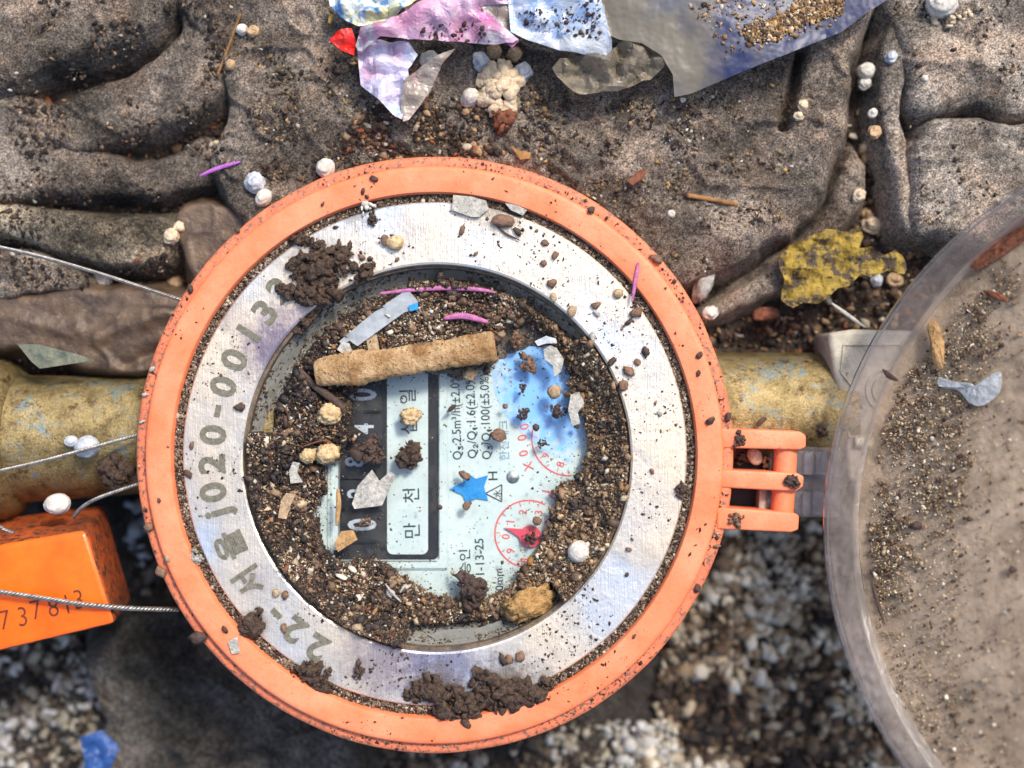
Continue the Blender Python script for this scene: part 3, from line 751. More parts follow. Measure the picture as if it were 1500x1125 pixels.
for s_, px, py, r in [('X', 774, 683, 17), ('0', 767, 664, 17), ('.', 773, 653, 17), ('0', 765, 641, 17), ('0', 768, 625, 17), ('8', 821, 680, 15), ('9', 800, 667, 13), ('1', 800, 720, 16), ('0', 811, 726, 17), ('0', 821, 735, 17), ('X', 829, 746, 14)]:
    text('printed_digit', s_, px, py, z, r * 1.15, T90 + (0.25 if px < 780 else -0.3), M['redink'], gp2, 0.2, 0.15)
# red pointer: hub and needle in one blade
pz = DZ + 5
hub = np.array(UV([(777, 786)], pz)[0][:2]); tip = np.array(UV([(739, 773)], pz)[0][:2])
t = np.linspace(0, 2 * math.pi, 33)[:-1]; dv = (tip - hub); L = np.hypot(*dv); a0 = math.atan2(dv[1], dv[0])
P = []
for a in t:
    d_ = abs((a + math.pi) % (2 * math.pi) - math.pi)
    r = 17 + (L - 17) * max(0, 1 - d_ / 0.42) ** 2.2
    P.append((hub[0] + r * math.cos(a + a0), hub[1] + r * math.sin(a + a0)))
P = np.array(P); n = len(P)
V = np.concatenate([np.c_[P, np.full(n, pz)], np.c_[P, np.full(n, pz - 2.5)]]); F = [tuple(range(n)), tuple(range(2 * n - 1, n - 1, -1))] + [(i, i + n, (i + 1) % n + n, (i + 1) % n) for i in range(n)]
ptr = mesh('red_pointer', V, F, M['pointer'], dial)
V, F = lathe([(0.01, pz + 3.5), (5, pz + 3), (6.5, pz + 0.4)], hub, 20); autosmooth(mesh('pointer_cap', V, F, M['pointer'], ptr))

# counter: frame with rounded corner, label panel and five digit drums
def rrect(x0, y0, x1, y1, r, z, n=6):
    P = []
    for cx, cy, a in ((x1 - r, y0 + r, 0), (x0 + r, y0 + r, 90), (x0 + r, y1 - r, 180), (x1 - r, y1 - r, 270)):
        for k in range(n + 1):
            t = math.radians(a + 90 * k / n); P.append((cx + r * math.cos(t), cy - r * math.sin(t)))
    return UV(P, z)
def loop_band(A, B):
    n = len(A); return np.concatenate([A, B]), [(i, (i + 1) % n, n + (i + 1) % n, n + i)[::-1] for i in range(n)]
def slab(A, h):
    n = len(A); B = A.copy(); B[:, 2] -= h
    return np.concatenate([A, B]), [tuple(range(n)), *[(i, n + i, n + (i + 1) % n, (i + 1) % n) for i in range(n)]]
win = empty('counter', U(560, 680, DZ), parent=meter)
z1 = DZ + 4
V, F = join([loop_band(rrect(482, 470, 657, 836, 4, DZ + 0.4), rrect(484, 472, 654, 832, 4, z1)), loop_band(rrect(484, 472, 654, 832, 4, z1), rrect(488, 478, 644, 822, 7, z1)), loop_band(rrect(488, 478, 644, 822, 7, z1), rrect(489, 479, 642, 820, 8, z1 - 3))])
autosmooth(mesh('counter_frame', V, F, M['dial'], win))
V, F = slab(rrect(487, 477, 643, 822, 6, DZ + 0.9), 0.6); mesh('counter_groove', V, F, M['black'], win)
for a in ([(643.5, 500), (643, 819)], [(640, 822.5), (500, 822)]):
    V, F = tube(UV(a, z1 - 0.4), 1.0, 6); mesh('bright_edge', V, F, M['bright_metal'], win)
V, F = slab(rrect(567, 484, 627, 812, 9, DZ + 1.5), 1.2); lp = mesh('label_panel', V, F, M['dial'], win)
V, F = slab(rrect(480, 470, 496, 806, 2, DZ + 3), 3); mesh('counter_strip', V, F, M['dial'], win)
for i, (s_, cy, dx) in enumerate([('0', 578, 0), ('4', 628, 6), ('8', 676, -22), ('2', 722, -16), ('0', 768, 0)]):
    # each drum is a slice of a cylinder lying along the picture's vertical
    c = U(531, cy + 0.5, DZ - 40); Rd = 160; h = 23.2; ts = np.radians(np.linspace(77.5, 102.5, 17)); V = []
    for yy in (-h, h): V.append(np.stack([c[0] + Rd * np.cos(ts), np.full(17, c[1] + yy), DZ - 155 + Rd * np.sin(ts)], 1))
    V = np.concatenate(V); F = [(k, k + 1, 18 + k, 17 + k)[::-1] for k in range(16)]
    dr = mesh('digit_drum', V, F, M['black'], win); autosmooth(dr)
    t_ = text('drum_digit', s_, 531 + dx * 0.5, cy, 0, 38, T90, M['digitwhite'], None, 0.2, 0.9, 0.95 if s_ == '0' else 0.8, 1.5 if s_ == '0' else 1.0)
    co = np.zeros(len(t_.data.vertices) * 3); t_.data.vertices.foreach_get('co', co); co = co.reshape(-1, 3) / K + ORG[t_.name]
    S.collection.objects.unlink(t_); F = [tuple(p.vertices) for p in t_.data.polygons]; bpy.data.objects.remove(t_)
    k_ = (D - DZ) / D
    co[:, 0] *= k_; co[:, 1] *= k_
    u = np.clip((co[:, 0] - c[0]) / Rd, -0.97, 0.97); co[:, 2] = DZ - 155 + Rd * np.sqrt(1 - u * u) + 1.3
    mesh('drum_digit', co, F, M['digitwhite'], dr)
V, F = tube(UV([(498, 560), (497, 806)], DZ + 7), 0.8, 6); mesh('bright_edge', V, F, M['bright_metal'], win)
for yy in (555, 603, 652, 701, 746, 793):
    V, F = tube(UV([(500, yy), (558, yy)], DZ + 4.8), 0.9, 6); mesh('drum_divider', V, F, M['black'], win)

# hinge lugs and pin
def block(corners, z0, z1, m, name, parent, bv=4, seg=3, zr=None):
    A = UV(corners, z1 if zr is None else zr); n = len(A)
    A[:, 2] = z1; B = A.copy(); B[:, 2] = z0
    V = np.concatenate([A, B]); F = [tuple(range(n)), tuple(range(2 * n - 1, n - 1, -1))] + [(i, i + n, (i + 1) % n + n, (i + 1) % n) for i in range(n)]
    o = mesh(name, V, F, M[m], parent)
    return bevel(o, bv, seg) if bv else o
block([(1050, 627), (1172, 632), (1181, 638), (1181, 655), (1172, 659), (1050, 656)], -62, -10, 'orange', 'hinge_lug', meter, 3)
block([(1050, 688), (1168, 693), (1178, 698), (1177, 713), (1166, 720), (1050, 714)], -62, -10, 'orange', 'hinge_lug', meter, 3)
block([(1050, 743), (1162, 751), (1171, 755), (1170, 776), (1160, 780), (1050, 775)], -62, -10, 'orange', 'hinge_lug', meter, 3)
V, F = tube(np.array([U(1152, 640, -34), U(1149, 700, -34), U(1144, 768, -34)]), 17, 24); autosmooth(mesh('hinge_pin', V, F, M['orange'], meter))
block([(1068, 655), (1127, 657), (1124, 752), (1066, 750)], -120, -72, 'black', 'gap_shade_and_plate', meter, 3)  # black block paints the shade of the open gap between the lugs
block([(1113, 716), (1126, 716), (1124, 750), (1111, 750)], -72, -44, 'coupling', 'gap_shade_and_plate', meter, 2)

# open lid
la, lb, LR = 0.712, -0.196, 506.0
LC = np.array([844.3, -170.7, 334.7])
e1 = np.array([math.cos(la), 0, math.sin(la)]); e2 = np.array([0, math.cos(lb), math.sin(lb)]); e2 -= e1 * (e1 @ e2); e2 /= np.linalg.norm(e2); e3 = np.cross(e1, e2)
lid = empty('lid', LC, parent=meter)
def lidmesh(name, prof, m, n=200, close=False, wv=0.0):
    V, F = lathe(prof, (0, 0), n, close)
    if wv: V[:, 2] += wv * fbm(V[:, 0], V[:, 1], 120, 3, 3)
    W = LC + V[:, :1] * e1 + V[:, 1:2] * e2 + V[:, 2:3] * e3
    return autosmooth(mesh(name, W, F, M[m], lid), 40)
lidmesh('lid_rim', [(LR, 0), (LR - 2, 3), (LR - 8, 3), (LR - 10, 0), (LR - 13, -78), (LR - 5, -86), (LR + 1, -70), (LR + 1, -8)], 'lid_rim', close=True)
lidmesh('lid_bead', [(LR + 1.2, -9), (LR + 4, -7), (LR + 4, 4), (LR + 1.2, 6), (LR - 3, 4)], 'lid_clear', close=True)
lidmesh('lid_floor', [(LR - 12, -80), (LR - 30, -82), (360, -82), (200, -81), (60, -80), (0.5, -80), (0.5, -86), (60, -86), (360, -88), (LR - 12, -87)], 'lid_floor', close=True, wv=3)
def L2W(u, v, h): return LC + u * e1 + v * e2 + h * e3
def lid_at(px, py, h=-80):
    """where a line of sight meets the lid floor (h below the rim plane)"""
    o_ = np.array([0, 0, D]); d_ = np.array(U(px, py, 0)) - o_; p0 = LC + h * e3
    t = ((p0 - o_) @ e3) / (d_ @ e3); return o_ + d_ * t
block([(1166, 654), (1232, 656), (1232, 758), (1163, 757)], -52, -44, 'lid_clear', 'lid_tab', lid, 2)
block([(1128, 660), (1216, 661), (1216, 697), (1127, 694)], -46, -38, 'lid_clear', 'lid_knuckle', lid, 2)
block([(1124, 720), (1211, 720), (1211, 757), (1123, 752)], -46, -38, 'lid_clear', 'lid_knuckle', lid, 2)
for a, b_ in (((1178, 662), (1192, 695)), ((1195, 662), (1212, 695)), ((1176, 722), (1188, 755)), ((1190, 722), (1208, 755))):
    block([a, (b_[0], a[1]), b_, (a[0], b_[1])], -38, -32, 'lid_clear', 'lid_knuckle', lid, 1.5)

# brass pipe ends on both sides
def axis(px): return 644 - 0.033 * px
PZ = -150
def P3(px): return np.array(U(px, axis(px), PZ))
xs = [-120, 4, 40, 60, 120, 200, 300]
rs = [104, 104, 104, 92, 96, 98, 99]
V, F = tube(np.array([P3(x) for x in np.linspace(38, 420, 20)]), np.interp(np.linspace(38, 420, 20), [38, 200, 420], [101, 93, 106]), 96); autosmooth(mesh('brass_pipe', V, F, M['brass'], meter), 60)
V, F = tube(np.array([P3(x) for x in (2, 4, 8, 14, 22, 32, 40)]), [116, 123, 127, 127, 122, 112, 100], 96); autosmooth(mesh('pipe_collar', V, F, M['brass'], meter), 60)
V, F = tube(np.array([P3(x) for x in np.linspace(960, 1236, 14)]), np.linspace(104, 94, 14), 96); autosmooth(mesh('brass_pipe', V, F, M['brass'], meter), 60)
o = None
V, F = tube(np.array([P3(x) for x in (-260, -60, 1)]), [112, 112, 112], 8); o = mesh('pipe_coupling', V, F, M['sealgreen']); bevel(o, 4)
tag(o, 'greenish grey coupling behind the collar of the left brass pipe', 'coupling')
# pale coupling on the right
cp = empty('pipe_coupling', U(1290, 580, -260), 'pale grey cast coupling with a raised emblem under the clear lid', 'coupling')
block([(1213, 488), (1250, 482), (1420, 486), (1420, 705), (1242, 705), (1239, 640), (1230, 590), (1219, 530)], -190, -62, 'coupling', 'coupling_body', cp, 8)
for pts in ([(1236, 505), (1320, 505), (1340, 560), (1320, 640), (1244, 640), (1238, 590), (1247, 565), (1232, 545)],):
    Q = UV(spline(pts, 1), -61); Q = np.concatenate([Q, Q[:1]]); V, F = join([tube(Q[i:i + 2], 1.8, 6) for i in range(len(Q) - 1)]); mesh('raised_emblem', V, F, M['coupling'], cp)
for r in (34, 24):
    c = U(1300, 572, -61); V, F = lathe([(r, -61), (r - 1, -59.5), (r - 3, -59.5), (r - 4, -61)], c, 48); autosmooth(mesh('raised_emblem', V, F, M['coupling'], cp))
V, F = tube(UV([(1252, 648), (1320, 650)], -58), 9, 12, squash=0.6); autosmooth(mesh('raised_emblem', V, F, M['coupling'], cp))
o = None

# ------------------------------------------------------------------ seal box and wires
sb = empty('seal_box', U(60, 860, -150), 'glossy orange plastic seal box with a handwritten number at the left edge', 'seal box')
A = UV([(-90, 815), (126, 777), (170, 914), (-90, 976)], -16); B = UV([(-90, 770), (153, 738), (194, 880), (-90, 960)], -160)
A[:, 2] = -16; B[:, 2] = -160
V = np.concatenate([A, B]); F = [(0, 1, 2, 3), (7, 6, 5, 4)] + [(i, i + 4, (i + 1) % 4 + 4, (i + 1) % 4) for i in range(4)]
bx = bevel(mesh('box_shell', V, F, M['seal_orange'], sb), 9, 4)
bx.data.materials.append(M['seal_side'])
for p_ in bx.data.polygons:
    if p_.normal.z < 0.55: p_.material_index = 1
for ch, px, py in [('7', 7, 908), ('3', 33, 903), ('7', 53, 893), ('8', 78, 889), ('1', 98, 885), ('3', 115, 878)]:
    text('handwritten_digit', ch, px, py, -15.4, 42, 0.2 + random.uniform(-0.1, 0.1), M['marker'], sb, 0.15, -0.3, 0.85)

def cable(path, r=2.6, pitch=14, name='steel_wire', label='', cat='wire', group='twisted steel seal wires', sag=0):
    P = spline(path, 10, False)
    L = np.concatenate([[0], np.cumsum(np.linalg.norm(np.diff(P, axis=0), axis=1))]); n = int(L[-1] / 1.8) + 2
    s_ = np.linspace(0, L[-1], n); Q = np.stack([np.interp(s_, L, P[:, i]) for i in range(3)], 1)
    T = np.gradient(Q, axis=0); T /= np.linalg.norm(T, axis=1)[:, None]; A_ = np.cross(T, [0, 0, 1.0]); A_ /= np.linalg.norm(A_, axis=1)[:, None]; B_ = np.cross(A_, T)
    e = empty(name, Q[0], label, cat, group)
    for k in range(3):
        ph = s_ / pitch * 2 * math.pi + k * 2 * math.pi / 3
        W = Q + r * 0.62 * (np.cos(ph)[:, None] * A_ + np.sin(ph)[:, None] * B_)
        V, F = tube(W, r * 0.62, 7); mesh('strand', V, F, M['wire'], e, smooth=True)
cable([U(-20, 358, -30), U(60, 376, -34), U(150, 402, -44), U(230, 428, -60), U(290, 447, -80)], label='twisted steel wire crossing the left cloth to the ring', r=2.7)
cable([U(-20, 694, 0), U(60, 676, -10), U(130, 657, -20), U(212, 634, -40)], label='twisted steel wire lying across the left brass pipe')
cable([U(108, 758, -40), U(122, 742, -20), U(150, 727, -10), U(212, 706, -30)], label='short twisted steel wire from seal box corner to ring')
cable([U(-20, 864, 2), U(60, 876, 0), U(120, 885, -2), U(190, 891, -20), U(262, 893, -60)], r=3.6, pitch=17, label='twisted steel wire running over the face of the seal box')
cable([U(-14, 766, -10), U(4, 774, -8), U(20, 780, -22)], label='short frayed wire end at top of the seal box')

# ------------------------------------------------------------------ soil inside the meter, on the glass
clear_poly = spline([(526, 570), (560, 556), (640, 548), (722, 530), (724, 494), (760, 484), (806, 500), (826, 548), (838, 600), (864, 640), (852, 676), (832, 694), (818, 730), (806, 772), (782, 806), (758, 832), (736, 862), (704, 872), (640, 872), (604, 852), (560, 828), (500, 818), (470, 800), (462, 752), (484, 712), (480, 684), (506, 660), (524, 636), (518, 600)], 3)
CPW = UV(clear_poly, GZ)[:, :2]
X, Y = np.meshgrid(np.arange(CG[0] - 276, CG[0] + 276, 1.8), np.arange(CG[1] - 276, CG[1] + 276, 1.8))
def soil_field(X, Y):
    d = -sdf(X, Y, CPW) + 15 * fbm(X, Y, 40, 4, 7) + 7 * fbm(X, Y, 11, 3, 17)
    r = np.hypot(X - CG[0], Y - CG[1])
    h = np.clip(d / 26, 0, 1) * 9 + np.clip(d / 90, 0, 1) * 14
    # the bare arcs of the rim at upper left and along the bottom
    th = np.degrees(np.arctan2(Y - CG[1], X - CG[0]))
    bare = np.clip((r - 246) / 8, 0, 1) * ((th > 100) & (th < 172) | (th > -100) & (th < -48)) 
    top = np.clip((r - 256) / 10, 0, 1) * ((th > 40) & (th < 102))
    h = h * (1 - bare) * (1 - top)
    h = h + (h > 1) * (7 * fbm(X, Y, 26, 4, 3) + 4 * (1 - 2 * np.abs(fbm(X, Y, 9, 3, 9))))
    h = h + (1 - bare) * (1 - top) * np.clip(r - 246, 0, 40) * 0.85 * (d > 0)
    return d, r, h, bare
d, r, h, bare = soil_field(X, Y)
Z = GZ + 0.3 + h
keep = (d > 3) & (r < 279) & (h > 1.2)
V, F = grid_mesh(X, Y, Z, keep)
th_ = np.degrees(np.arctan2(V[:, 1] - CG[1], V[:, 0] - CG[0]))
tanw = np.clip((62 - np.abs(th_ + 2)) / 25, 0, 1) * .8 + np.clip((40 - np.abs(th_ + 92)) / 25, 0, 1) * .6
v_ = fbm(V[:, 0], V[:, 1], 7, 3, 6) + .6 * fbm(V[:, 0], V[:, 1], 30, 3, 16)
sc_ = mixc(lin(46, 35, 28), lin(138, 110, 82), tanw + .5 * v_)
o = mesh('meter_soil', V, F, M['grain'], smooth=True, col=sc_ * (0.8 + .5 * np.clip(v_, -.8, 1))[:, None]); tag(o, 'damp soil packed round the edge of the meter window', 'soil', kind='stuff')
# crumbs over it
def field_points(n, big):
    ang = rng.random(n) * 2 * math.pi; rr = np.sqrt(rng.random(n)) * 279
    px_ = CG[0] + rr * np.cos(ang); py_ = CG[1] + rr * np.sin(ang)
    d, r, h, bare = soil_field(px_, py_)
    prob = np.clip(d / 14, 0, 1) * 0.8 + 0.012 * np.exp(np.minimum(d, 0) / 40) * (d <= 0)
    prob = np.where(bare > 0.3, 0.10, prob)
    k = rng.random(n) < prob
    P = np.stack([px_, py_, GZ + np.maximum(h, 0)], 1)[k]; dk = d[k]
    sz = (1.3 + 1.9 * rng.random(len(P)) ** 2) if not big else (2.6 + 6.0 * rng.random(len(P)) ** 4)
    sz = np.where(dk < 2, np.minimum(sz, 3.2), sz); P[:, 2] += sz * 0.3
    return P, sz, np.degrees(np.arctan2(P[:, 1] - CG[1], P[:, 0] - CG[0]))
for n, big in ((150000, False), (7500, True)):
    P, sz, th = field_points(n, big)
    for msk, pal, wt, lb_ in [((th > -75) & (th < 62), [(54, 40, 32), (104, 80, 58), (146, 116, 86), (182, 152, 114), (184, 126, 60), (224, 206, 176)], [4, 5, 6, 4, .4, 1.2], 'brown crumbs of soil along the right of the meter window'),
       ((th >= 62) & (th < 135), [(54, 40, 32), (96, 72, 54), (134, 84, 56), (164, 138, 108), (224, 210, 186)], [4.5, 4.5, .6, 3, 1.5], 'mixed crumbs of soil along the top of the meter window'),
       ((th >= 135) | (th <= -75), [(40, 30, 25), (78, 58, 45), (130, 102, 76), (150, 88, 54), (200, 174, 138), (238, 222, 196)], [9, 6, 3, .4, 1.0, .6], 'dark crumbs of soil in the lower left of the meter window')]:
        grains('meter_crumbs', P[msk], sz[msk], pal, wt, None, lb_.replace('crumbs', 'larger crumbs' if big else 'fine crumbs'), 0.6, 'soil', 0 if big else -1, M['wet'], cw=-46)
g = np.random.default_rng(5); n = 2600
P, sz, th = field_points(n * 4, False); P[:, 2] += 2.0
V, F, m_ = grains_geo(P[:n], 2.2 + 4.5 * g.random(min(n, len(P))) ** 3, g, 0.16, -1, 0.6)
pc_ = np.array([lin(*c) for c in [(150, 122, 92), (196, 176, 146), (96, 70, 52), (176, 130, 84), (214, 206, 190)]])[g.choice(5, min(n, len(P)), p=[.3, .2, .3, .1, .1])]
o = mesh('leaf_litter', V, F, M['grain'], col=np.repeat(pc_, m_, 0)); tag(o, 'thin flat flakes of leaf and bark over the meter soil', 'litter', kind='stuff')
# damp lumps where the soil has stuck together
g = np.random.default_rng(21); cs_ = []; rs_ = []
for i in range(150):
    a = g.random() * 6.28; q = 120 + 150 * g.random() ** .7; x = CG[0] + q * math.cos(a); y = CG[1] + q * math.sin(a)
    d_, r_, h_, b_ = soil_field(np.array([x]), np.array([y]))
    if d_[0] < 16 or b_[0] > .2 or r_[0] > 262: continue
    m_ = int(12 + 26 * g.random()); rad_ = 5 + 12 * g.random(); aa = g.random(m_) * 6.28; qq = g.random(m_) ** .6 * rad_
    el = 0.4 + 0.6 * g.random(); ro_ = g.random() * 3; ux = qq * np.cos(aa); uy = qq * np.sin(aa) * el
    cs_.append(np.stack([x + ux * math.cos(ro_) - uy * math.sin(ro_), y + ux * math.sin(ro_) + uy * math.cos(ro_), GZ + h_[0] + 1 + (rad_ - qq) * .3 * g.random(m_)], 1)); rs_.append((1.6 + 3.2 * g.random(m_)) * (0.7 + rad_ / 24))
cs_ = np.concatenate(cs_); rs_ = np.concatenate(rs_)
grains('soil_lumps', cs_, rs_, [(44, 33, 27), (74, 56, 44), (116, 90, 68), (158, 130, 100)], [4.5, 5, 4, 2.5], None, 'damp lumps of stuck soil around the meter window', 0.8, 'soil', 1, M['wet'], 0.4, cw=60)
n = 26000
ang = rng.random(n) * 2 * math.pi; rr = np.sqrt(rng.random(n)) * 262
px_ = CG[0] + rr * np.cos(ang); py_ = CG[1] + rr * np.sin(ang); d, r, h, bare = soil_field(px_, py_)
k = (d < 4) & (rng.random(n) < 0.9 * np.exp(np.minimum(d, 0) / 9) + 0.06)
P = np.stack([px_, py_, np.full(n, GZ + 0.4)], 1)[k]
grains('fine_dust', P, 0.45 + 1.3 * rng.random(len(P)) ** 3, [(96, 76, 58), (150, 124, 96), (60, 46, 38), (190, 176, 150)], [4, 3, 3, 1], None, 'fine dust smeared over the clear middle of the window', 0.5, 'dust')
# grime clinging to the sloping rim inside the opening
n = 5200; a = rng.random(n) * 2 * math.pi; f = rng.random(n); kk = fbm(np.cos(a) * 300, np.sin(a) * 300, 60, 3, 8) + 0.6 * rng.random(n) > 0.12
c0 = np.array(CI); c1 = np.array(CG); P = np.stack([c0[0] * (1 - f) + c1[0] * f + (281 - 24 * f) * np.cos(a), c0[1] * (1 - f) + c1[1] * f + (281 - 24 * f) * np.sin(a), np.interp(f, [0, .3, .6, 1], [-29, -37, -47, -52])], 1)[kk]
grains('rim_grime', P, 0.8 + 2.8 * rng.random(len(P)) ** 3, [(84, 66, 50), (120, 98, 74), (52, 42, 36), (160, 140, 112)], [5, 4, 3, 1], None, 'grime clinging to the sloping rim of the window', 0.6, 'dirt')
# things lying on the glass ---------------------------------------------------------
def lump(name, px, py, z, r, mtl, label, cat, group=None, sc=(1, 1, 0.7), rough=0.3, rot=0.0, sub=2, seed=None, fs=0.7):
    seed = seed if seed is not None else int(px * 7 + py)
    p = np.array(U(px, py, z)); p[2] = z
    V, F = blob((p[0], p[1], z + r * sc[2] * 0.75), r, sub, rough, seed % 90, sc, rot, fs)
    o = mesh(name, V, F, M[mtl], smooth=True)
    return tag(o, label, cat, group)
def clump(name, px, py, z, r, n, label, cat='clump', group=None, mtl='clumpsoil', rs=0.38, pal=None, hz=0.6, aspect=(1, 1), rot=0.0):
    g = np.random.default_rng(int(px * 13 + py)); p = np.array(U(px, py, z))
    soft = mtl in ('cream', 'white', 'husk')
    n = n if soft else int(n * 3.2)
    a = g.random(n) * 6.28; q = g.random(n) ** 0.6 * r * 0.86; rad = r * rs * (0.35 + 0.75 * g.random(n) ** 2) * (1 if soft else 0.9)
    # lobes: the heap breaks into irregular fingers
    q = q * (0.72 + 0.5 * np.abs(np.sin(a * 1.5 + px)) * (0.6 + 0.6 * np.cos(a * 2.5 + py)))
    x = q * np.cos(a) * aspect[0]; y = q * np.sin(a) * aspect[1]
    x, y = x * math.cos(rot) - y * math.sin(rot), x * math.sin(rot) + y * math.cos(rot)
    h = hz * r * np.clip(1 - q / r, 0, 1) * g.random(n)
    P = np.stack([p[0] + x, p[1] + y, z + h + rad * 0.4], 1)
    V, F, m = grains_geo(P, rad, g, 0.8, 1, 0.16 if soft else 0.42)
    o = mesh(name, V, F, M[mtl])
    return tag(o, label, cat, group)
def flake(name, pts, z, mtl, label, cat, group=None, th=1.6, amp=3, step=5, spl=0, seed=0, tilt=(0, 0)):
    c = np.array(pts, float).mean(0)
    cw = U(c[0], c[1], z)
    o = sheet(name, pts, lambda x, y: z + amp * (1 + fbm(x, y, 22, 3, seed)) + tilt[0] * (x - cw[0]) + tilt[1] * (y - cw[1]), mtl, None, th, step, spl=spl, zref=z)
    return tag(o, label, cat, group)
G1 = GZ + 1
# the rough stick
Pst = np.array([U(x, y, GZ + 36) for x, y in zip(np.linspace(462, 726, 160), np.linspace(546, 508, 160) + 1.5 * np.sin(np.linspace(0, 4, 160)))])
rad = np.interp(np.linspace(0, 1, 160), [0, 0.02, 0.06, 0.2, 0.6, 0.95, 0.985, 1], [17, 20, 22, 25, 22, 22, 21, 18]) + 2.4 * fbm(np.arange(160) * 1.7, np.zeros(160), 30, 3, 2)
V, F = tube(Pst, rad, 72, 0.06, 8, squash=0.62)
V[:, 2] += 3.5 * fbm(V[:, 0], V[:, 1], 13, 5, 5)
V[:, 1] += 2.2 * fbm(V[:, 0] + V[:, 2], V[:, 1], 9, 4, 15)
tag(mesh('stick', V, F, M['stick'], smooth=True), 'thick pale brown stick lying across the top of the dial', 'stick')
# tape
flake('tape_strip', [(594, 426), (600, 427), (612, 441), (613, 452), (592, 458), (560, 481), (524, 507), (512, 499), (502, 506), (497, 500), (516, 484), (545, 460), (570, 442)], GZ + 30, 'tape_clear', 'frosted clear tape strip above the stick in the meter', 'tape', amp=2, step=5, seed=2)
flake('foil_scrap', [(560, 462), (588, 462), (600, 500), (556, 512), (550, 490)], GZ + 10, 'paleblue', 'pale blue plastic scrap between the tape and the stick', 'scrap', amp=3, seed=7)
flake('paper_scrap', [(536, 492), (552, 490), (556, 512), (540, 516)], GZ + 26, 'tanchip', 'small cream paper scrap touching the tape strip', 'scrap', amp=2, seed=9)
flake('blue_scrap', [(598, 448), (612, 443), (613, 453), (601, 456)], GZ + 36, 'star', 'tiny bright blue scrap at the end of the tape strip', 'scrap', amp=0.5, step=3)
flake('white_scrap', [(494, 512), (502, 500), (512, 503), (516, 514), (506, 521)], GZ + 34, 'paleflake', 'ragged white scrap at the lower end of the tape strip', 'scrap', amp=2, step=3)
def fiber(pts, z, r, mtl, label, cat='fibre', group=None, flat=0.5, n=8):
    Q = spline([U(*p, z) for p in pts], 8, False); rr_ = r * (0.35 + 0.65 * np.sin(np.linspace(0.15, math.pi - 0.15, len(Q))))
    V, F = tube(Q, rr_, n, squash=flat); return tag(mesh('fibre' if cat == 'fibre' else cat.replace(' ', '_'), V, F, M[mtl], smooth=True), label, cat, group)
fiber([(556, 430), (600, 425), (650, 422), (700, 424), (724, 428)], GZ + 32, 3.6, 'pink', 'long thin pink fibre curving along the top of the window')
fiber([(650, 466), (680, 463), (715, 472)], GZ + 32, 5.0, 'pink', 'short wide pink fibre just above the stick', flat=0.4)
fiber([(935, 384), (931, 410), (926, 442)], 3, 3.0, 'pink', 'pink fibre standing across the upper right of the orange ring')
fiber([(292, 258), (320, 246), (352, 237)], -60, 3.4, 'purple', 'purple fibre on the cloth at the upper left of the ring')
fiber([(1088, 345), (1090, 356), (1086, 366)], -70, 2.4, 'purple', 'tiny purple fibre below the edge of the large cloth', n=6)
fiber([(594, 856), (586, 868)], GZ + 30, 2, 'paleflake', 'short pale splinter in the soil at the bottom of the window', 'splinter')
fiber([(565, 856), (575, 869), (588, 882)], GZ + 28, 2.0, 'paleflake', 'thin white straw in the dark soil at the bottom', 'straw')
fiber([(490, 654), (476, 645), (440, 655)], GZ + 26, 1.3, 'rust', 'thin red fibre above the pale husks', n=6)
# husks
for px, py, r, sc, lb_ in [(484, 606, 17, (1.05, 0.85, .6), 'pale curled husk in the soil under the stick'), (452, 668, 11, (1, .9, .6), 'small smooth pale husk at the left of the soil'), (480, 664, 17, (1, .8, .6), 'rough cream husk just right of the small smooth husk'), (601, 610, 15, (1, .8, .6), 'split tan husk on the white label panel')]:
    lump('husk', px, py, GZ + (18 if px < 520 else 1), r, 'husk', lb_, 'husk', 'pale husks on the meter window', sc, 0.45, 0.4, 3, fs=0.45)
clump('soil_clump', 600, 668, G1, 23, 30, 'dark ragged soil clump on the white label panel', group='soil clumps on the meter window')
clump('soil_clump', 540, 658, GZ + 6, 23, 26, 'reddish brown soil clump on the digit drums', mtl='darkchip', group='soil clumps on the meter window')
clump('soil_clump', 692, 862, GZ + 10, 27, 34, 'dark soil clump beside the printed approval number', mtl='darkchip', group='soil clumps on the meter window')
clump('soil_clump', 536, 764, GZ + 2, 11, 14, 'small brown clump on the lowest digit', mtl='midchip', rs=.3, group='soil clumps on the meter window')
clump('soil_clump', 779, 787, GZ + 1, 13, 18, 'reddish clump on the red pointer hub', mtl='darkchip', rs=.3, group='soil clumps on the meter window')
clump('soil_clump', 775, 535, G1, 15, 20, 'tan crumb cluster on the upper blue patch', mtl='midchip', group='soil clumps on the meter window')
clump('soil_clump', 765, 568, G1, 10, 12, 'dark crumb cluster on the middle of the blue patch', mtl='darkchip', group='soil clumps on the meter window', aspect=(.7, 1.1))
clump('soil_clump', 767, 606, G1, 12, 14, 'dark crumb cluster low on the blue patch', mtl='darkchip', group='soil clumps on the meter window')
clump('soil_clump', 818, 602, GZ + 4, 14, 16, 'dark crumb cluster at the right rim of the blue patch', mtl='darkchip', group='soil clumps on the meter window')
clump('soil_clump', 794, 649, G1, 9, 10, 'small dark cluster inside the upper red scale', mtl='darkchip', group='soil clumps on the meter window')
clump('soil_clump', 757, 498, GZ + 3, 14, 16, 'dark cluster at the top edge of the blue patch', mtl='midchip', group='soil clumps on the meter window')
lump('soil_chip', 730, 637, G1, 11, 'midchip', 'brown bark chip beside the faded maker text', 'chip', None, (1, .8, .5), .5)
lump('soil_chip', 688, 548, GZ + 4, 11, 'tanchip', 'tan crumb just below the right end of the stick', 'chip', None, (1, .8, .6), .5)
lump('soil_chip', 662, 598, G1, 8, 'darkchip', 'slim dark chip across the first line of print', 'chip', None, (1.1, .4, .5), .4, 0.7)
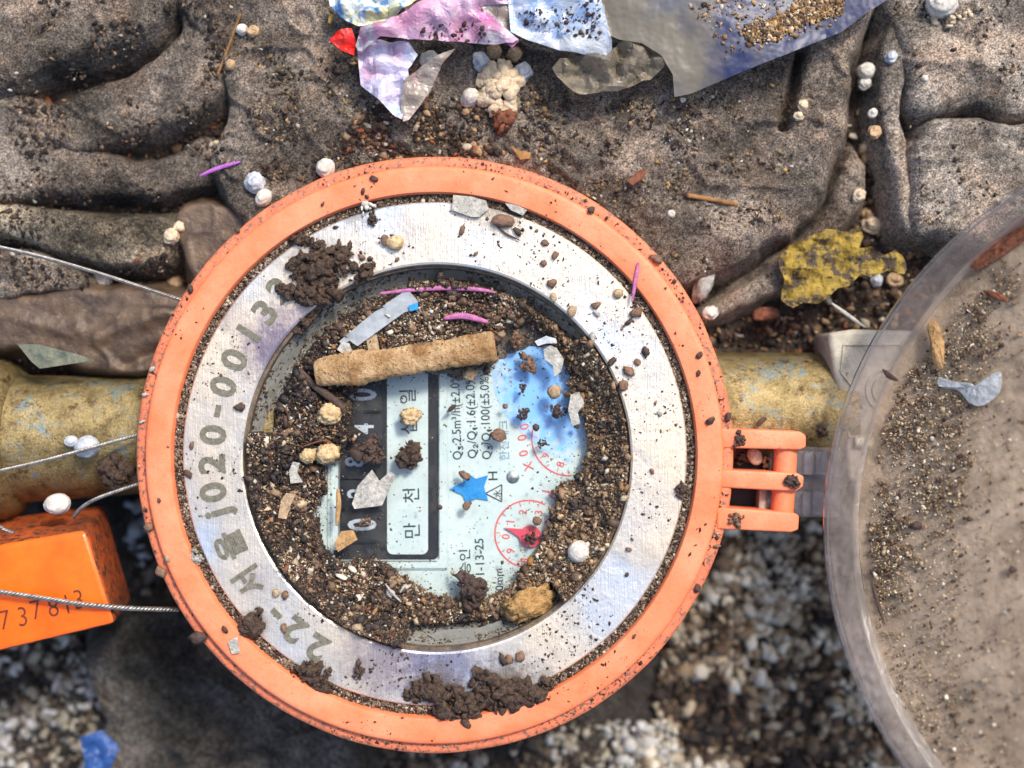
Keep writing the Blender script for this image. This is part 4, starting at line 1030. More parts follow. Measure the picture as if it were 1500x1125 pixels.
lump('soil_chip', 713, 543, G1, 6, 'darkchip', 'small black crumb at the end of the printed lines', 'chip', None, (1, .9, .6), .4)
lump('soil_chip', 683, 741, G1, 6, 'midchip', 'small brown pebble under the blue star', 'chip', None, (1, 1, .6), .3)
lump('soil_chip', 681, 696, G1, 8, 'midchip', 'brown chip on the upper point of the blue star', 'chip', None, (1.2, .7, .5), .5, -.5)
lump('soil_chip', 785, 626, G1, 5, 'darkchip', 'tiny dark pebble between the blue patch and red scale', 'chip', None, (1, 1.1, .6), .3)
lump('soil_chip', 644, 743, G1, 4, 'darkchip', 'tiny dark grain beside the counter frame', 'chip', None, (1, 1, .6), .4)
lump('soil_chip', 787, 763, G1, 7, 'midchip', 'brown pebble on the printed three', 'chip', None, (1, .9, .6), .4)
lump('soil_chip', 740, 595, G1, 4, 'midchip', 'tiny brown speck by the last line of print', 'chip', None, (1, 1, .6), .4)
flake('grey_flake', [(516, 738), (524, 712), (545, 688), (556, 704), (572, 690), (580, 697), (568, 722), (560, 740), (545, 742), (520, 745)], GZ + 8, 'greychip', 'ragged grey flake lying over the digit drums', 'flake', amp=3, seed=11)
flake('tan_flake', [(490, 796), (500, 778), (518, 776), (524, 790), (508, 800), (496, 808)], GZ + 20, 'wood_tan', 'tan wood flake below the lowest digit', 'flake', amp=4, seed=3)
flake('tan_flake', [(412, 732), (420, 722), (434, 724), (426, 740), (420, 760), (408, 758)], GZ + 26, 'tanchip', 'light brown flake in the dark soil at the left', 'flake', amp=3, seed=5)
flake('grey_flake', [(424, 690), (430, 676), (440, 678), (436, 692), (444, 706), (426, 708)], GZ + 25, 'paleflake', 'small pale grey flake left of the digit drums', 'flake', amp=3, seed=15)
fiber([(438, 540), (462, 566), (492, 588), (506, 604)], GZ + 30, 6, 'darkchip', 'dark brown stem below the left end of the stick', 'stem')
fiber([(495, 716), (496, 740), (493, 770)], GZ + 20, 4, 'wood_tan', 'yellowish stem beside the digit drums', 'stem')
lump('bark_piece', 771, 884, GZ + 16, 36, 'bark', 'large tan bark chunk at the bottom right of the window', 'bark', None, (1, .55, .38), .5, .38, 3, 4, .5)
o = lump('white_ball', 848, 807, GZ + 18, 17, 'white', 'smooth white ball with a stub in the meter soil', 'ball', None, (1, 1, .9), .05, 0, 3)
V, F = tube(np.array([U(856, 802, GZ + 34), U(863, 795, GZ + 34)]), [5, 3], 10); mesh('stub', V, F, M['white'], o, smooth=True)
flake('shell_fragment', [(783, 500), (800, 492), (814, 496), (816, 503), (800, 503), (788, 507)], GZ + 24, 'greybead', 'small grey shell fragment at the top of blue patch', 'shell', amp=2, step=4)
flake('white_husk', [(796, 512), (806, 506), (815, 510), (826, 526), (822, 544), (812, 552), (810, 536), (798, 526)], GZ + 18, 'paleflake', 'white fibrous husk at the upper right of blue patch', 'husk', amp=5, step=4, seed=21)
lump('pebble', 812, 574, GZ + 12, 10, 'tanchip', 'cream pebble at the right rim of the blue patch', 'pebble', None, (1, 1, .7), .35)
flake('pale_flake', [(836, 578), (848, 574), (856, 590), (846, 604), (850, 620), (838, 624), (832, 600)], GZ + 24, 'paleflake', 'ragged pale flake in the brown soil at right', 'flake', amp=4, step=4, seed=23)
flake('pale_flake', [(628, 930), (650, 922), (700, 920), (735, 908), (738, 918), (700, 932), (640, 938)], GZ + 12, 'inner_plastic', 'bare strip of clear rim at the bottom of window', 'strip', amp=1, step=6)

# ------------------------------------------------------------------ sand in the groove between steel and orange
n = 12000; a = rng.random(n) * 2 * math.pi; f = rng.random(n)
ro = 384; x0 = CS[0] + 369 * np.cos(a); y0 = CS[1] + 369 * np.sin(a); x1 = CO[0] + ro * np.cos(a); y1 = CO[1] + ro * np.sin(a)
P = np.stack([x0 + (x1 - x0) * f, y0 + (y1 - y0) * f, np.full(n, -14.0)], 1); sz = 1.0 + 2.8 * rng.random(n) ** 2
P[:, 2] += 2 * rng.random(n)
grains('groove_sand', P, sz, [(120, 100, 82), (160, 138, 114), (84, 66, 54), (206, 190, 168), (58, 44, 36)], [5, 5, 3, 1.5, 2], None, 'grey brown sand packed in the groove around the steel ring', 0.7, 'sand')
V, F = annulus(CS, 366, -17, CO[:2], 383, -16, m=2); V = V; o = mesh('groove_bed', V, [f_[::-1] for f_ in F], M['soil_tan']); tag(o, 'bed of fine sand below the groove grains', 'sand', kind='stuff')
# fine specks over the steel, the orange ring and the flange
def ringspecks(name, c0, r0, c1, r1, n, z0, z1, lo, hi, pal, wt, label, clumpy=0.0):
    a = rng.random(n * 3) * 2 * math.pi; f = rng.random(n * 3)
    if clumpy:
        s_ = fbm(np.cos(a) * 400 + f * 60, np.sin(a) * 400, 70, 3, 5) + 0.5 * rng.random(n * 3); k = np.argsort(-s_)[:n]
    else: k = np.arange(n)
    a = a[k]; f = f[k]
    c0 = np.array(c0); c1 = np.array(c1); R = r0 + (r1 - r0) * f
    P = np.stack([c0[0] * (1 - f) + c1[0] * f + R * np.cos(a), c0[1] * (1 - f) + c1[1] * f + R * np.sin(a), z0 + (z1 - z0) * f], 1)
    sz = lo + (hi - lo) * rng.random(n) ** 4; P[:, 2] += sz * .3
    return grains(name, P, sz, pal, wt, None, label, 0.5, 'specks')
DK = [(58, 42, 34), (92, 70, 54), (130, 102, 76)]
ringspecks('dirt_specks', CI, 290, CS, 366, 1300, -9.5, -8, 0.7, 3.0, DK, [5, 3, 1], 'fine dark specks strewn over the steel ring', 1)
ringspecks('dirt_specks', CO[:2], 386, CO[:2], 420, 200, 0.2, 0.2, 0.7, 3.2, DK, [5, 3, 1], 'fine dark specks on the orange ring', 1)
ringspecks('dirt_specks', CO[:2], 423.5, CO[:2], 426, 1500, -11.8, -11.5, 0.6, 2.4, DK, [5, 3, 1], 'thin line of dirt in the corner below the ring step', 1)
ringspecks('dirt_specks', CO[:2], 423, CO[:2], 438, 600, -11.5, -11.5, 0.8, 3.6, DK + [(196, 180, 160)], [4, 3, 2, 1], 'fine dirt along the step of the outer flange', 1)

# countable crumbs on the ring -------------------------------------------------------
def clock(px, py):
    a = math.degrees(math.atan2(px - 640, 665 - py)) % 360; h = round(a / 30) % 12
    return ['twelve', 'one', 'two', 'three', 'four', 'five', 'six', 'seven', 'eight', 'nine', 'ten', 'eleven'][h]
NM = {'darkchip': 'dark', 'midchip': 'brown', 'tanchip': 'tan', 'paleflake': 'pale', 'greychip': 'grey', 'rust': 'rusty'}
used_lb = set()
crumbs = [(513, 360, 7, 'darkchip'), (677, 337, 8, 'midchip'), (492, 333, 5, 'darkchip'), (530, 377, 6, 'midchip'), (582, 380, 5, 'midchip'), (798, 356, 7, 'midchip'), (813, 374, 7, 'midchip'), (796, 386, 6, 'midchip'),
          (808, 415, 8, 'midchip'), (873, 447, 8, 'midchip'), (874, 459, 6, 'greychip'), (811, 437, 9, 'tanchip'), (837, 456, 10, 'tanchip'), (931, 458, 11, 'midchip'), (921, 472, 7, 'darkchip'), (904, 430, 9, 'tanchip'),
          (868, 494, 8, 'greychip'), (896, 530, 8, 'darkchip'), (934, 531, 6, 'midchip'), (946, 515, 10, 'darkchip'), (922, 545, 11, 'midchip'), (913, 565, 10, 'midchip'), (352, 596, 8, 'darkchip'), (276, 694, 8, 'darkchip'),
          (281, 652, 6, 'midchip'), (736, 965, 11, 'darkchip'), (746, 966, 8, 'midchip'), (762, 962, 9, 'midchip'), (416, 920, 7, 'midchip'), (418, 872, 8, 'midchip'), (404, 870, 7, 'tanchip'), (955, 690, 5, 'midchip'),
          (926, 790, 4, 'midchip'), (921, 805, 5, 'midchip'), (918, 842, 4, 'darkchip'), (966, 606, 5, 'greychip'), (960, 590, 4, 'midchip'), (902, 700, 4, 'darkchip'), (758, 340, 9, 'darkchip'), (697, 372, 5, 'midchip'),
          (548, 262, 7, 'darkchip'), (532, 280, 6, 'darkchip'), (537, 288, 4, 'darkchip'), (348, 338, 5, 'darkchip'), (473, 299, 4, 'darkchip'), (962, 380, 10, 'midchip'), (866, 308, 6, 'darkchip'), (1040, 616, 9, 'darkchip'), (1066, 611, 8, 'darkchip'),
          (1024, 520, 6, 'darkchip'), (1023, 547, 6, 'darkchip'), (279, 423, 7, 'darkchip'), (245, 818, 5, 'tanchip'), (233, 963 - 230, 4, 'darkchip'), (291, 934, 14, 'darkchip'), (237, 838, 10, 'midchip'), (218, 772, 8, 'midchip'), (1022, 862, 7, 'darkchip'),
          (330, 922, 7, 'darkchip'), (1050, 800, 6, 'midchip'), (223, 541, 6, 'paleflake'), (213, 578, 5, 'paleflake'), (208, 618, 5, 'paleflake')]
for px, py, r, m in crumbs:
    r *= 0.82
    rad_ = math.hypot(px - 638, py - 664)
    z, where = (-8, 'steel ring') if rad_ < 372 else ((1, 'orange ring') if rad_ < 423 else (-11, 'outer flange'))
    size = 'tiny' if r < 4.3 else ('small' if r < 6.8 else 'large')
    edge_ = ('near the window' if rad_ < 312 else 'near the groove' if rad_ > 350 else 'halfway across') if where == 'steel ring' else ('by the groove' if rad_ < 392 else 'on its outer half') if where == 'orange ring' else 'on the step'
    lb_ = f'{size} {NM[m]} crumb on the {where} {edge_} near {clock(px, py)}'
    if lb_ in used_lb: lb_ += ', ' + {0: 'upper', 1: 'middle', 2: 'lower'}[sum(q_.startswith(lb_) for q_ in used_lb) - 1 if sum(q_.startswith(lb_) for q_ in used_lb) < 3 else 2]
    used_lb.add(lb_)
    o = lump('soil_crumb', px, py, z, r, m, lb_, 'crumb', 'crumbs scattered on the meter ring', (1.1, random.uniform(.55, 1), .45), .55, random.random() * 3, 1)
lump('pebble', 579, 356, -8, 12, 'husk', 'tan square pebble on the top left of the steel ring', 'pebble', None, (1, .85, .6), .25, 0.2)
lump('pebble', 564, 352, -8, 7, 'midchip', 'brown pebble touching the tan square pebble', 'pebble', None, (.8, 1.1, .6), .3)
lump('pebble', 737, 324, -8, 17, 'midchip', 'flat brown oval pebble at the top of the steel ring', 'pebble', None, (1, .55, .35), .15, -.05)
fiber([(728, 331), (742, 343), (762, 352)], -6, 1.6, 'darkchip', 'thin dark stem under the flat brown oval pebble', 'stem', n=6)
flake('pale_flake', [(664, 286), (690, 288), (712, 294), (716, 306), (702, 318), (690, 318), (662, 308)], -4, 'paleflake', 'large pale grey flake bridging the groove at the top', 'flake', amp=1.5, step=5)
flake('pale_flake', [(740, 298), (752, 298), (772, 308), (766, 316), (748, 308)], -4, 'greychip', 'small grey flake bridging the groove at the top', 'flake', amp=1.5, step=4)
flake('pale_flake', [(334, 940), (348, 932), (352, 956), (340, 958)], 3, 'paleflake', 'pale paper scrap on the lower left orange ring', 'scrap', amp=1, step=4)
clump('pellet_cluster', 538, 306, -8, 14, 12, 'small cluster of white grains in the groove at top left', 'cluster', mtl='white')
clump('soil_clump', 546, 322, -8, 11, 12, 'dark clump below the cluster of white grains', mtl='darkchip', group='soil clumps on the meter ring', aspect=(.8, 1.2))
for px, py, r, n, asp, rot, lb_ in [(462, 395, 44, 60, (.8, 1), .3, 'largest dark soil clump covering the end of the engraved number'), (500, 383, 34, 38, (.6, 1.1), .5, 'dark soil clump leaning on the largest clump'), (537, 398, 20, 18, (.7, 1.1), -.4, 'dark soil clump at the window edge, upper left'),
                                 (450, 432, 42, 44, (1.1, .42), -.2, 'long dark soil clump over the window edge'), (452, 356, 20, 16, (1.3, .5), -.3, 'narrow dark clump beside the groove at upper left'), (445, 468, 22, 18, (1, .7), .6, 'small dark soil clump hanging into the window'),
                                 (371, 914, 24, 30, (.9, 1), 0, 'dark soil clump beside the engraved letters'), (452, 984, 24, 22, (1.1, .7), 0, 'rounded dark clump below the engraved twos'), (468, 1002, 20, 16, (1.2, .6), -.4, 'dark clump in the groove at the lower left'),
                                 (622, 1010, 30, 30, (1, .7), .3, 'dark clump left in the bottom soil patch'), (668, 1030, 44, 50, (1, .8), 0, 'broad dark clump across the bottom of the groove'), (730, 1012, 46, 54, (1.1, .7), 0, 'broad dark clump right of the bottom groove'), (786, 1015, 30, 26, (1.2, .5), .3, 'low dark clump at the end of bottom soil patch'),
                                 (840, 314, 12, 12, (.9, 1), 0, 'dark clump on the orange ring near one o\'clock'), (851, 331, 11, 10, (1, 1), 0, 'dark clump in the groove near one o\'clock'), (996, 718, 14, 14, (.8, 1), 0, 'dark clump on the steel near three o\'clock'), (936, 426, 9, 8, (.7, 1.2), 0, 'black clump against the pink fibre'), (931, 448, 9, 8, (.8, 1), 0, 'brown clump at the foot of the pink fibre'),
                                 (480, 985 + 2, 12, 10, (.6, 1.1), -.6, 'slim clump beside the rounded dark clump'), (526, 982, 14, 12, (.8, 1.1), 0, 'dark clump on the lower steel ring near six o\'clock')]:
    z = -8 if lb_.find('into the window') < 0 else -24
    clump('soil_clump', px, py, z, r, n, lb_, 'clump', 'soil clumps on the meter ring', 'clumpsoil' if r > 15 else 'darkchip', 0.24 if r > 30 else 0.36, hz=0.42, aspect=asp, rot=rot)
clump('soil_clump', 1083, 644, -10, 12, 12, 'dark clump at the root of the upper hinge lug', mtl='darkchip', group='soil clumps on the hinge')
clump('soil_clump', 1159, 707, -10, 14, 16, 'dark clump on the end of the middle hinge lug', mtl='darkchip', group='soil clumps on the hinge')
clump('soil_clump', 1078, 760, -10, 13, 14, 'tan speckled clump at the root of the lower hinge lug', mtl='midchip', group='soil clumps on the hinge')
clump('soil_clump', 1089, 668, -60, 15, 14, 'dark clump in the gap between hinge lugs', mtl='darkchip', group='soil clumps on the hinge')
lump('pebble', 1104, 668, -60, 14, 'cream', 'pale smooth pebble wedged between the hinge lugs', 'pebble', None, (.8, 1, .7), .15, .5)
clump('pellet_cluster', 1120, 678, -66, 15, 16, 'pale rough lump beside the hinge pin', 'cluster', mtl='husk')
fiber([(1110, 624), (1116, 616), (1123, 613)], -40, 4, 'darkchip', 'short black twig on the brass pipe by the hinge', 'twig')
clump('soil_clump', 1202, 627, -62, 16, 16, 'black clump on the right brass pipe', mtl='darkchip', aspect=(.6, 1.2), rot=.4)
clump('soil_clump', 172, 693, -60, 30, 34, 'dark clump on the left brass pipe beside the ring', mtl='clumpsoil', aspect=(1, .8))
clump('pellet_cluster', 288, 818, -6, 13, 14, 'round snail like grit clump in the groove at left', 'cluster', mtl='greychip')

# ------------------------------------------------------------------ white beads and lumps
beads = [(1269, 104, 14, 'white', 'round white bead in the crevice of the large cloth'), (1267, 122, 10, 'white', 'small white bead under the round crevice bead'), (1278, 166, 8, 'white', 'small white bead lower in the crevice'), (1262, 166, 8, 'tanbead', 'tan bead beside the small white crevice bead'),
         (1281, 194, 9, 'tanbead', 'tan lump in the middle of the crevice'), (1267, 217, 8, 'cream', 'cream bead in the dark part of the crevice'), (1258, 287, 11, 'cream', 'cream oval bead where the crevice widens'), (1276, 330, 14, 'cream', 'large cream bead just above the yellow scrap'),
         (1270, 314, 10, 'tanbead', 'brownish bead touching the large cream bead'), (1311, 411, 12, 'tanbead', 'tan bead at the right end of yellow scrap'), (1284, 411, 11, 'greybead', 'flat white seed below the yellow scrap'), (1345, 366, 6, 'greybead', 'small white bead beside the clear lid edge'),
         (1378, 4, 20, 'white', 'bright white bead at the top edge of the photo'), (1305, 84, 10, 'greybead', 'grey oval bead beside the narrow fold'), (1355, 115, 5, 'white', 'tiny white bead on the pale fold'), (1040, 458, 12, 'white', 'white bead just right of the orange ring'),
         (984, 313, 6, 'white', 'tiny white bead on the large cloth'), (149, 411, 14, 'white', 'white lump under the upper steel wire'), (477, 246, 15, 'white', 'white bead resting against the top of the ring'), (386, 290, 14, 'white', 'white bead beside the ring at upper left'),
         (374, 268, 17, 'greybead', 'translucent grey lump above the upper left bead'), (257, 416, 14, 'tanbead', 'tan bead where the upper wire meets ring'), (251, 346, 11, 'cream', 'cream lump on the soil left of the ring'), (262, 333, 8, 'cream', 'small cream lump above the other cream lump'),
         (689, 143, 16, 'white', 'white bead left of the pellet cluster'), (706, 92, 15, 'greybead', 'bluish bead under the pink wrapper'), (724, 76, 12, 'tanbead', 'brownish bead behind the bluish bead'), (753, 80, 12, 'tanbead', 'dim brown bead under the wrapper edge'), (766, 106, 14, 'greybead', 'glassy grey bead right of the pellet cluster'),
         (629, 88, 14, 'white', 'white bead inside the torn wrapper'), (354, 44, 9, 'white', 'white oval bead near the top left folds'), (371, 46, 8, 'tanbead', 'tan bead beside the white oval bead'), (337, 95, 8, 'tanbead', 'small tan bead with a stalk on the left cloth'), (1176, 155, 8, 'cream', 'cream lump in the slit of the cloth'), (1170, 170, 7, 'cream', 'small cream lump at the foot of the slit')]
for px, py, r, m, lb_ in beads:
    p = rest(px, py); q = rest(px, py, r * .3)
    V, F = blob((q[0], q[1], q[2]), r, 3, random.uniform(.16, .34) if m == 'white' else .4, int(px) % 70, (1, random.uniform(.8, 1), .85), random.random() * 3, .9)
    tag(mesh('bead', V, F, M[m], smooth=True), lb_, 'bead', 'pale beads lying round the meter')
for px, py, r, m, lb_ in [(128, 655, 19, 'greybead', 'translucent white bead under the wire on the left pipe'), (104, 646, 10, 'greybead', 'small grey bead on the left brass pipe'), (84, 738, 19, 'white', 'bright white bead between the left pipe and seal box')]:
    q = U(px, py, -42); V, F = blob(q, r, 3, .15, int(px), (1, .85, .8), .3, .9); tag(mesh('bead', V, F, M[m], smooth=True), lb_, 'bead', 'pale beads lying round the meter')
for px, py, r in [(1366, 28, 15), (1392, 26, 15), (1412, 22, 12)]:
    p = rest(px, py); clump('pellet_cluster', px, py, p[2], r, 16, {1366: 'pale rough pellet left in the row at top edge', 1392: 'pale rough pellet with a hole in the top row', 1412: 'pale rough pellet last in the row at top edge'}[px], 'pellet', 'row of rough pellets at the top edge', 'cream', .36)
p = rest(733, 128)
g = np.random.default_rng(3); parts = []
for i in range(64):
    a = g.random() * 6.28; q = g.random() ** .6 * 38; x = 733 + q * math.cos(a) * (.95 if math.sin(a) > 0 else .85); y = 130 + q * math.sin(a) * 1.05
    parts.append(blob(U(x, y, p[2] + 16 * (1 - q / 38) + 5), 7 + 4 * g.random(), 1, .5, i, (1, 1, .8), a, .5))
V, F = join(parts); tag(mesh('pellet_cluster', V, F, M['cream'], smooth=True), 'large cream popcorn like pellet cluster above the ring', 'cluster')
clump('curled_leaf', 735, 176, rest(735, 175)[2] + 4, 21, 12, 'small curled rust brown leaf under the pellet cluster', 'leaf', mtl='rust', rs=.5, aspect=(.8, 1.1))
flake('leaf_scrap', [(748, 214), (762, 222), (778, 224), (776, 233), (762, 235)], rest(763, 224)[2] + 3, 'twig', 'small brown leaf scrap above the ring', 'leaf', amp=4, step=3, seed=3)
flake('leaf_scrap', [(918, 266), (936, 250), (948, 246), (944, 260), (926, 272)], rest(932, 258)[2] + 2, 'rust', 'small reddish leaf scrap on the large cloth', 'leaf', amp=3, step=3, seed=4)
q0 = [rest(1007, 286, 3), rest(1042, 292, 3.5), rest(1080, 299, 3)]
V, F = tube(spline(q0, 6, False), 3.6, 8, .3, 3, squash=.6); tag(mesh('twig', V, F, M['twig'], smooth=True), 'thin yellow brown twig on the large cloth', 'twig')
q0 = [rest(352, 20, 3), rest(338, 60, 3), rest(318, 112, 3)]
V, F = tube(spline(q0, 6, False), 2.0, 6); tag(mesh('twig', V, F, M['twig'], smooth=True), 'long thin stalk on the left folds', 'twig')
q0 = [rest(184, 405, 4), rest(202, 380, 4)]
V, F = tube(np.array(q0), 3.2, 6); tag(mesh('twig', V, F, M['rust'], smooth=True), 'reddish splinter left of the ring by the wire', 'twig')
lump('wood_chip', 1122, 460, -118, 20, 'rust', 'orange brown wood chip below the yellow scrap', 'wood chip', None, (1.1, .5, .4), .3, .1)
lump('stone', 1030, 408, -110, 24, 'greychip', 'pale grey stone right of the orange ring', 'stone', None, (.6, 1.6, .6), .4, -.3)
flake('green_scrap', [(26, 503), (60, 505), (118, 520), (140, 528), (60, 540), (46, 528)], -60, 'sealgreen', 'pale green scrap above the left brass pipe', 'scrap', amp=4, step=6, seed=5)
flake('yellow_scrap', [(1136, 384), (1152, 362), (1176, 352), (1206, 338), (1236, 340), (1254, 332), (1262, 348), (1252, 366), (1272, 362), (1290, 376), (1306, 368), (1322, 386), (1318, 404), (1296, 398), (1270, 408), (1258, 402), (1240, 420), (1222, 424), (1196, 446), (1172, 444), (1158, 452), (1142, 440), (1146, 412)], -88, 'yellow', 'dirty mustard yellow scrap right of the ring', 'scrap', th=5, amp=14, step=4, spl=2, seed=13)
fiber([(1218, 444), (1240, 460), (1268, 480)], -76, 3, 'paleflake', 'pale straw between the yellow scrap and the coupling', 'straw')

# ------------------------------------------------------------------ torn wrappers along the top edge
def crumple(z, amp, s, seed, tx=0, ty=0, cx=0, cy=0, cre=1.0):
    def f(x, y):
        a = np.abs(fbm(x, y, s, 2, seed)); b_ = np.abs(fbm(x + 40, y - 20, s * .55, 2, seed + 3))
        return z + amp * (a * 1.6 + b_ * .8 * cre) + tx * (x - cx) + ty * (y - cy)
    return f
def filmcol(c1, c2, c3, size, seed, th=(0.0, .35)):
    def f(x, y):
        a = fbm(x, y, size, 4, seed); c = mixc(c1, c2, (a - th[0]) / .3 + .5)
        return mixc0(c, c3, (fbm(x, y, size * .5, 3, seed + 5) - th[1]) / .12)
    return f
def mixc0(A_, b_, f): f = np.clip(f, 0, 1)[:, None]; return A_ * (1 - f) + np.array(b_)[None] * f
b = NB('printed_film'); a = b.attr(); n_ = b.noise(9, 5, .75); dt = b.ramp(n_, [(0.60, 0.0), (0.68, 1.0)])
b.bsdf(b.mix(b.math('MULTIPLY', dt, .6), a, lin(110, 92, 78)), 0.32, nrm=b.bump(b.noise(26, 4, .6, .8), 6), spec=.6).done('film')
b = NB('bag_film'); a = b.attr(); n_ = b.noise(6, 5, .75); dt = b.ramp(n_, [(0.56, 0.0), (0.66, 1.0)])
b.bsdf(b.mix(b.math('MULTIPLY', dt, .5), a, lin(104, 90, 74)), 0.4, nrm=b.bump(b.noise(60, 3, .5), 8), spec=.4).done('bagfilm')
def ztop(px, py): return rest(px, py)[2]
PK = lin(168, 118, 146); PK2 = lin(184, 152, 174); WHT = lin(178, 176, 182)
wr = empty('torn_wrapper', U(640, 80, -50), 'torn pink and lilac plastic wrapper with a red corner at the top edge', 'wrapper')
sheet('wrapper_sheet', [(566, 40), (600, 20), (640, -10), (700, -30), (760, 10), (708, 10), (712, 30), (760, 62), (752, 70), (710, 72), (640, 60), (560, 62), (528, 80), (522, 70), (530, 44)], crumple(-12, 26, 60, 3), 'film', wr, 1.4, 5, col=filmcol(PK, PK2, WHT, 40, 2), zref=-10)
sheet('wrapper_sheet', [(522, 62), (560, 60), (600, 66), (612, 80), (598, 102), (600, 120), (596, 150), (590, 178), (576, 170), (552, 146), (528, 124), (526, 96)], crumple(-26, 22, 40, 5), 'film', wr, 1.4, 5, col=filmcol(PK2, lin(190, 184, 206), lin(180, 196, 212), 30, 7), zref=-20)
sheet('wrapper_sheet', [(592, 120), (622, 98), (668, 76), (648, 100), (628, 140), (600, 178), (592, 182), (588, 160)], crumple(-14, 12, 40, 9), 'film', wr, 1.4, 5, col=filmcol(lin(120, 108, 98), lin(150, 138, 126), lin(130, 90, 90), 30, 9), zref=-20)
sheet('wrapper_sheet', [(688, 18), (712, 20), (760, 62), (750, 72), (720, 50)], crumple(4, 8, 30, 19), 'film', wr, 1.4, 5, col=filmcol(lin(196, 120, 166), PK, WHT, 30, 19), zref=0)
sheet('red_corner', [(483, 60), (496, 48), (516, 44), (522, 60), (520, 84), (504, 78)], crumple(-18, 10, 20, 4), 'redplastic', wr, 1.4, 4, zref=-20)
sw = empty('printed_wrapper', U(530, 10, -50), 'pale yellow and blue crumpled wrapper at the top edge', 'wrapper')
sheet('wrapper_sheet', [(476, -30), (640, -30), (600, 14), (568, 34), (526, 42), (500, 26), (484, 10)], crumple(-26, 26, 34, 14), 'film', sw, 1.4, 5, col=filmcol(lin(196, 206, 214), lin(214, 212, 170), lin(90, 140, 196), 26, 12, (0, .25)), zref=-20)
sheet('yellow_tip', [(483, 16), (489, 18), (484, 34), (480, 32)], crumple(-24, 3, 20, 4), 'yellow', sw, 1.2, 3, zref=-20)
lbw = empty('white_wrapper', U(820, 30, -40), 'white and pale blue printed wrapper corner at the top edge', 'wrapper')
def lcol(x, y):
    base = filmcol(lin(156, 166, 180), lin(182, 186, 190), lin(128, 148, 176), 36, 22, (0, .2))(x, y)
    ln = ((np.sin((y - .1 * x) * 1.15) > .35) & (y > 510) & (vn(x, y, 18, 3) > .3)).astype(float)
    return mixc0(base, lin(120, 150, 200), ln * .7)
sheet('wrapper_sheet', [(742, -30), (870, -30), (884, 20), (896, 60), (897, 92), (880, 84), (836, 78), (790, 66), (748, 50)], crumple(0, 14, 70, 24, ty=.1, cy=540), 'film', lbw, 1.4, 3.2, col=lcol, zref=0)
sheet('wrapper_sheet', [(700, 0), (745, -20), (750, 48), (760, 62), (735, 50), (716, 30)], crumple(-8, 10, 50, 26), 'film', lbw, 1.4, 5, col=filmcol(lin(128, 114, 102), lin(160, 146, 134), WHT, 30, 25), zref=0)
o = sheet('clear_film', [(808, 106), (820, 92), (850, 84), (886, 90), (905, 66), (930, 70), (965, 80), (972, 100), (952, 118), (904, 136), (848, 140), (826, 128)], crumple(-22, 26, 50, 34), 'film_clear', None, 1.6, 5, zref=-20); tag(o, 'crinkled clear brownish film below the white wrapper', 'film')
bb = empty('blue_bag', U(1050, 30, -30), 'grey and blue plastic bag with sand on it at the top edge', 'plastic bag')
def bagcol(x, y):
    px = x + 750; py = 562.5 - y
    s_ = (px - 930) * .45 + (py - 120) * .1 + 40 * fbm(x, y, 60, 4, 5)
    c = mixc(lin(104, 98, 86), lin(26, 38, 76), (s_ - 36) / 26)
    c = mixc0(c, lin(76, 80, 90), np.clip(fbm(x, y, 70, 3, 9) * 2.2 - .35, 0, .9))
    return c
sheet('bag_sheet', [(866, -30), (1330, -30), (1300, 0), (1268, 20), (1234, 46), (1190, 64), (1150, 82), (1110, 98), (1060, 118), (1010, 138), (988, 142), (985, 110), (968, 82), (940, 64), (908, 58), (890, 50), (876, 30)], crumple(-8, 16, 210, 44, cre=.15), 'bagfilm', bb, 1.8, 5, col=bagcol, zref=-5)
q = scatter_poly([(1080, 50), (1100, 34), (1150, 20), (1180, -10), (1240, -10), (1236, 20), (1180, 34), (1140, 60), (1100, 64)], 1500)
q2 = scatter_poly([(1000, 5), (1250, -10), (1220, 40), (1060, 90), (1040, 40)], 380); q = np.concatenate([q, q2])
fz = crumple(-8, 16, 210, 44, cre=.15); W = UV(q, 3); P = np.stack([W[:, 0], W[:, 1], fz(W[:, 0], W[:, 1]) + 1.8], 1)
grains('bag_sand', P, 1.0 + 3.6 * rng.random(len(P)) ** 2.5, [(150, 112, 66), (196, 160, 110), (110, 84, 58), (230, 210, 180), (70, 54, 44)], [5, 4, 3, 1.5, 2], None, 'golden sand lying on the blue plastic bag', .7, 'sand')
q = scatter_poly([(540, 30), (900, 0), (890, 60), (740, 60), (560, 120), (530, 60)], 340); W = UV(q, 12); P = np.stack([W[:, 0], W[:, 1], 14 + 6 * rng.random(len(q))], 1)
for nm, pth in (('wrapper_dirt', [(750, 20), (880, 0), (880, 60), (780, 44)]), ):
    q = scatter_poly(pth, 200); W = UV(q, 8); P = np.stack([W[:, 0], W[:, 1], crumple(0, 14, 70, 24, ty=.1, cy=540)(W[:, 0], W[:, 1]) + 1.5], 1)
    grains(nm, P, 1.0 + 3.4 * rng.random(len(P)) ** 3, DK, [5, 3, 1], None, 'small soil crumbs on the white printed wrapper', .6, 'soil')
q = scatter_poly([(620, 30), (700, 34), (720, 66), (610, 60)], 70); W = UV(q, 8); P = np.stack([W[:, 0], W[:, 1], crumple(-12, 26, 60, 3)(W[:, 0], W[:, 1]) + 2], 1)
grains('wrapper_dirt', P, 1.2 + 4 * rng.random(len(P)) ** 2.5, DK, [5, 3, 1], None, 'soil crumbs on the pink torn wrapper', .6, 'soil')
o = sheet('blue_scrap', [(118, 1078), (150, 1068), (176, 1096), (160, 1130), (128, 1128)], crumple(-236, 14, 40, 4), 'bluefilm', None, 2, 6, zref=-230); tag(o, 'blurred blue plastic scrap near the bottom left corner', 'scrap')

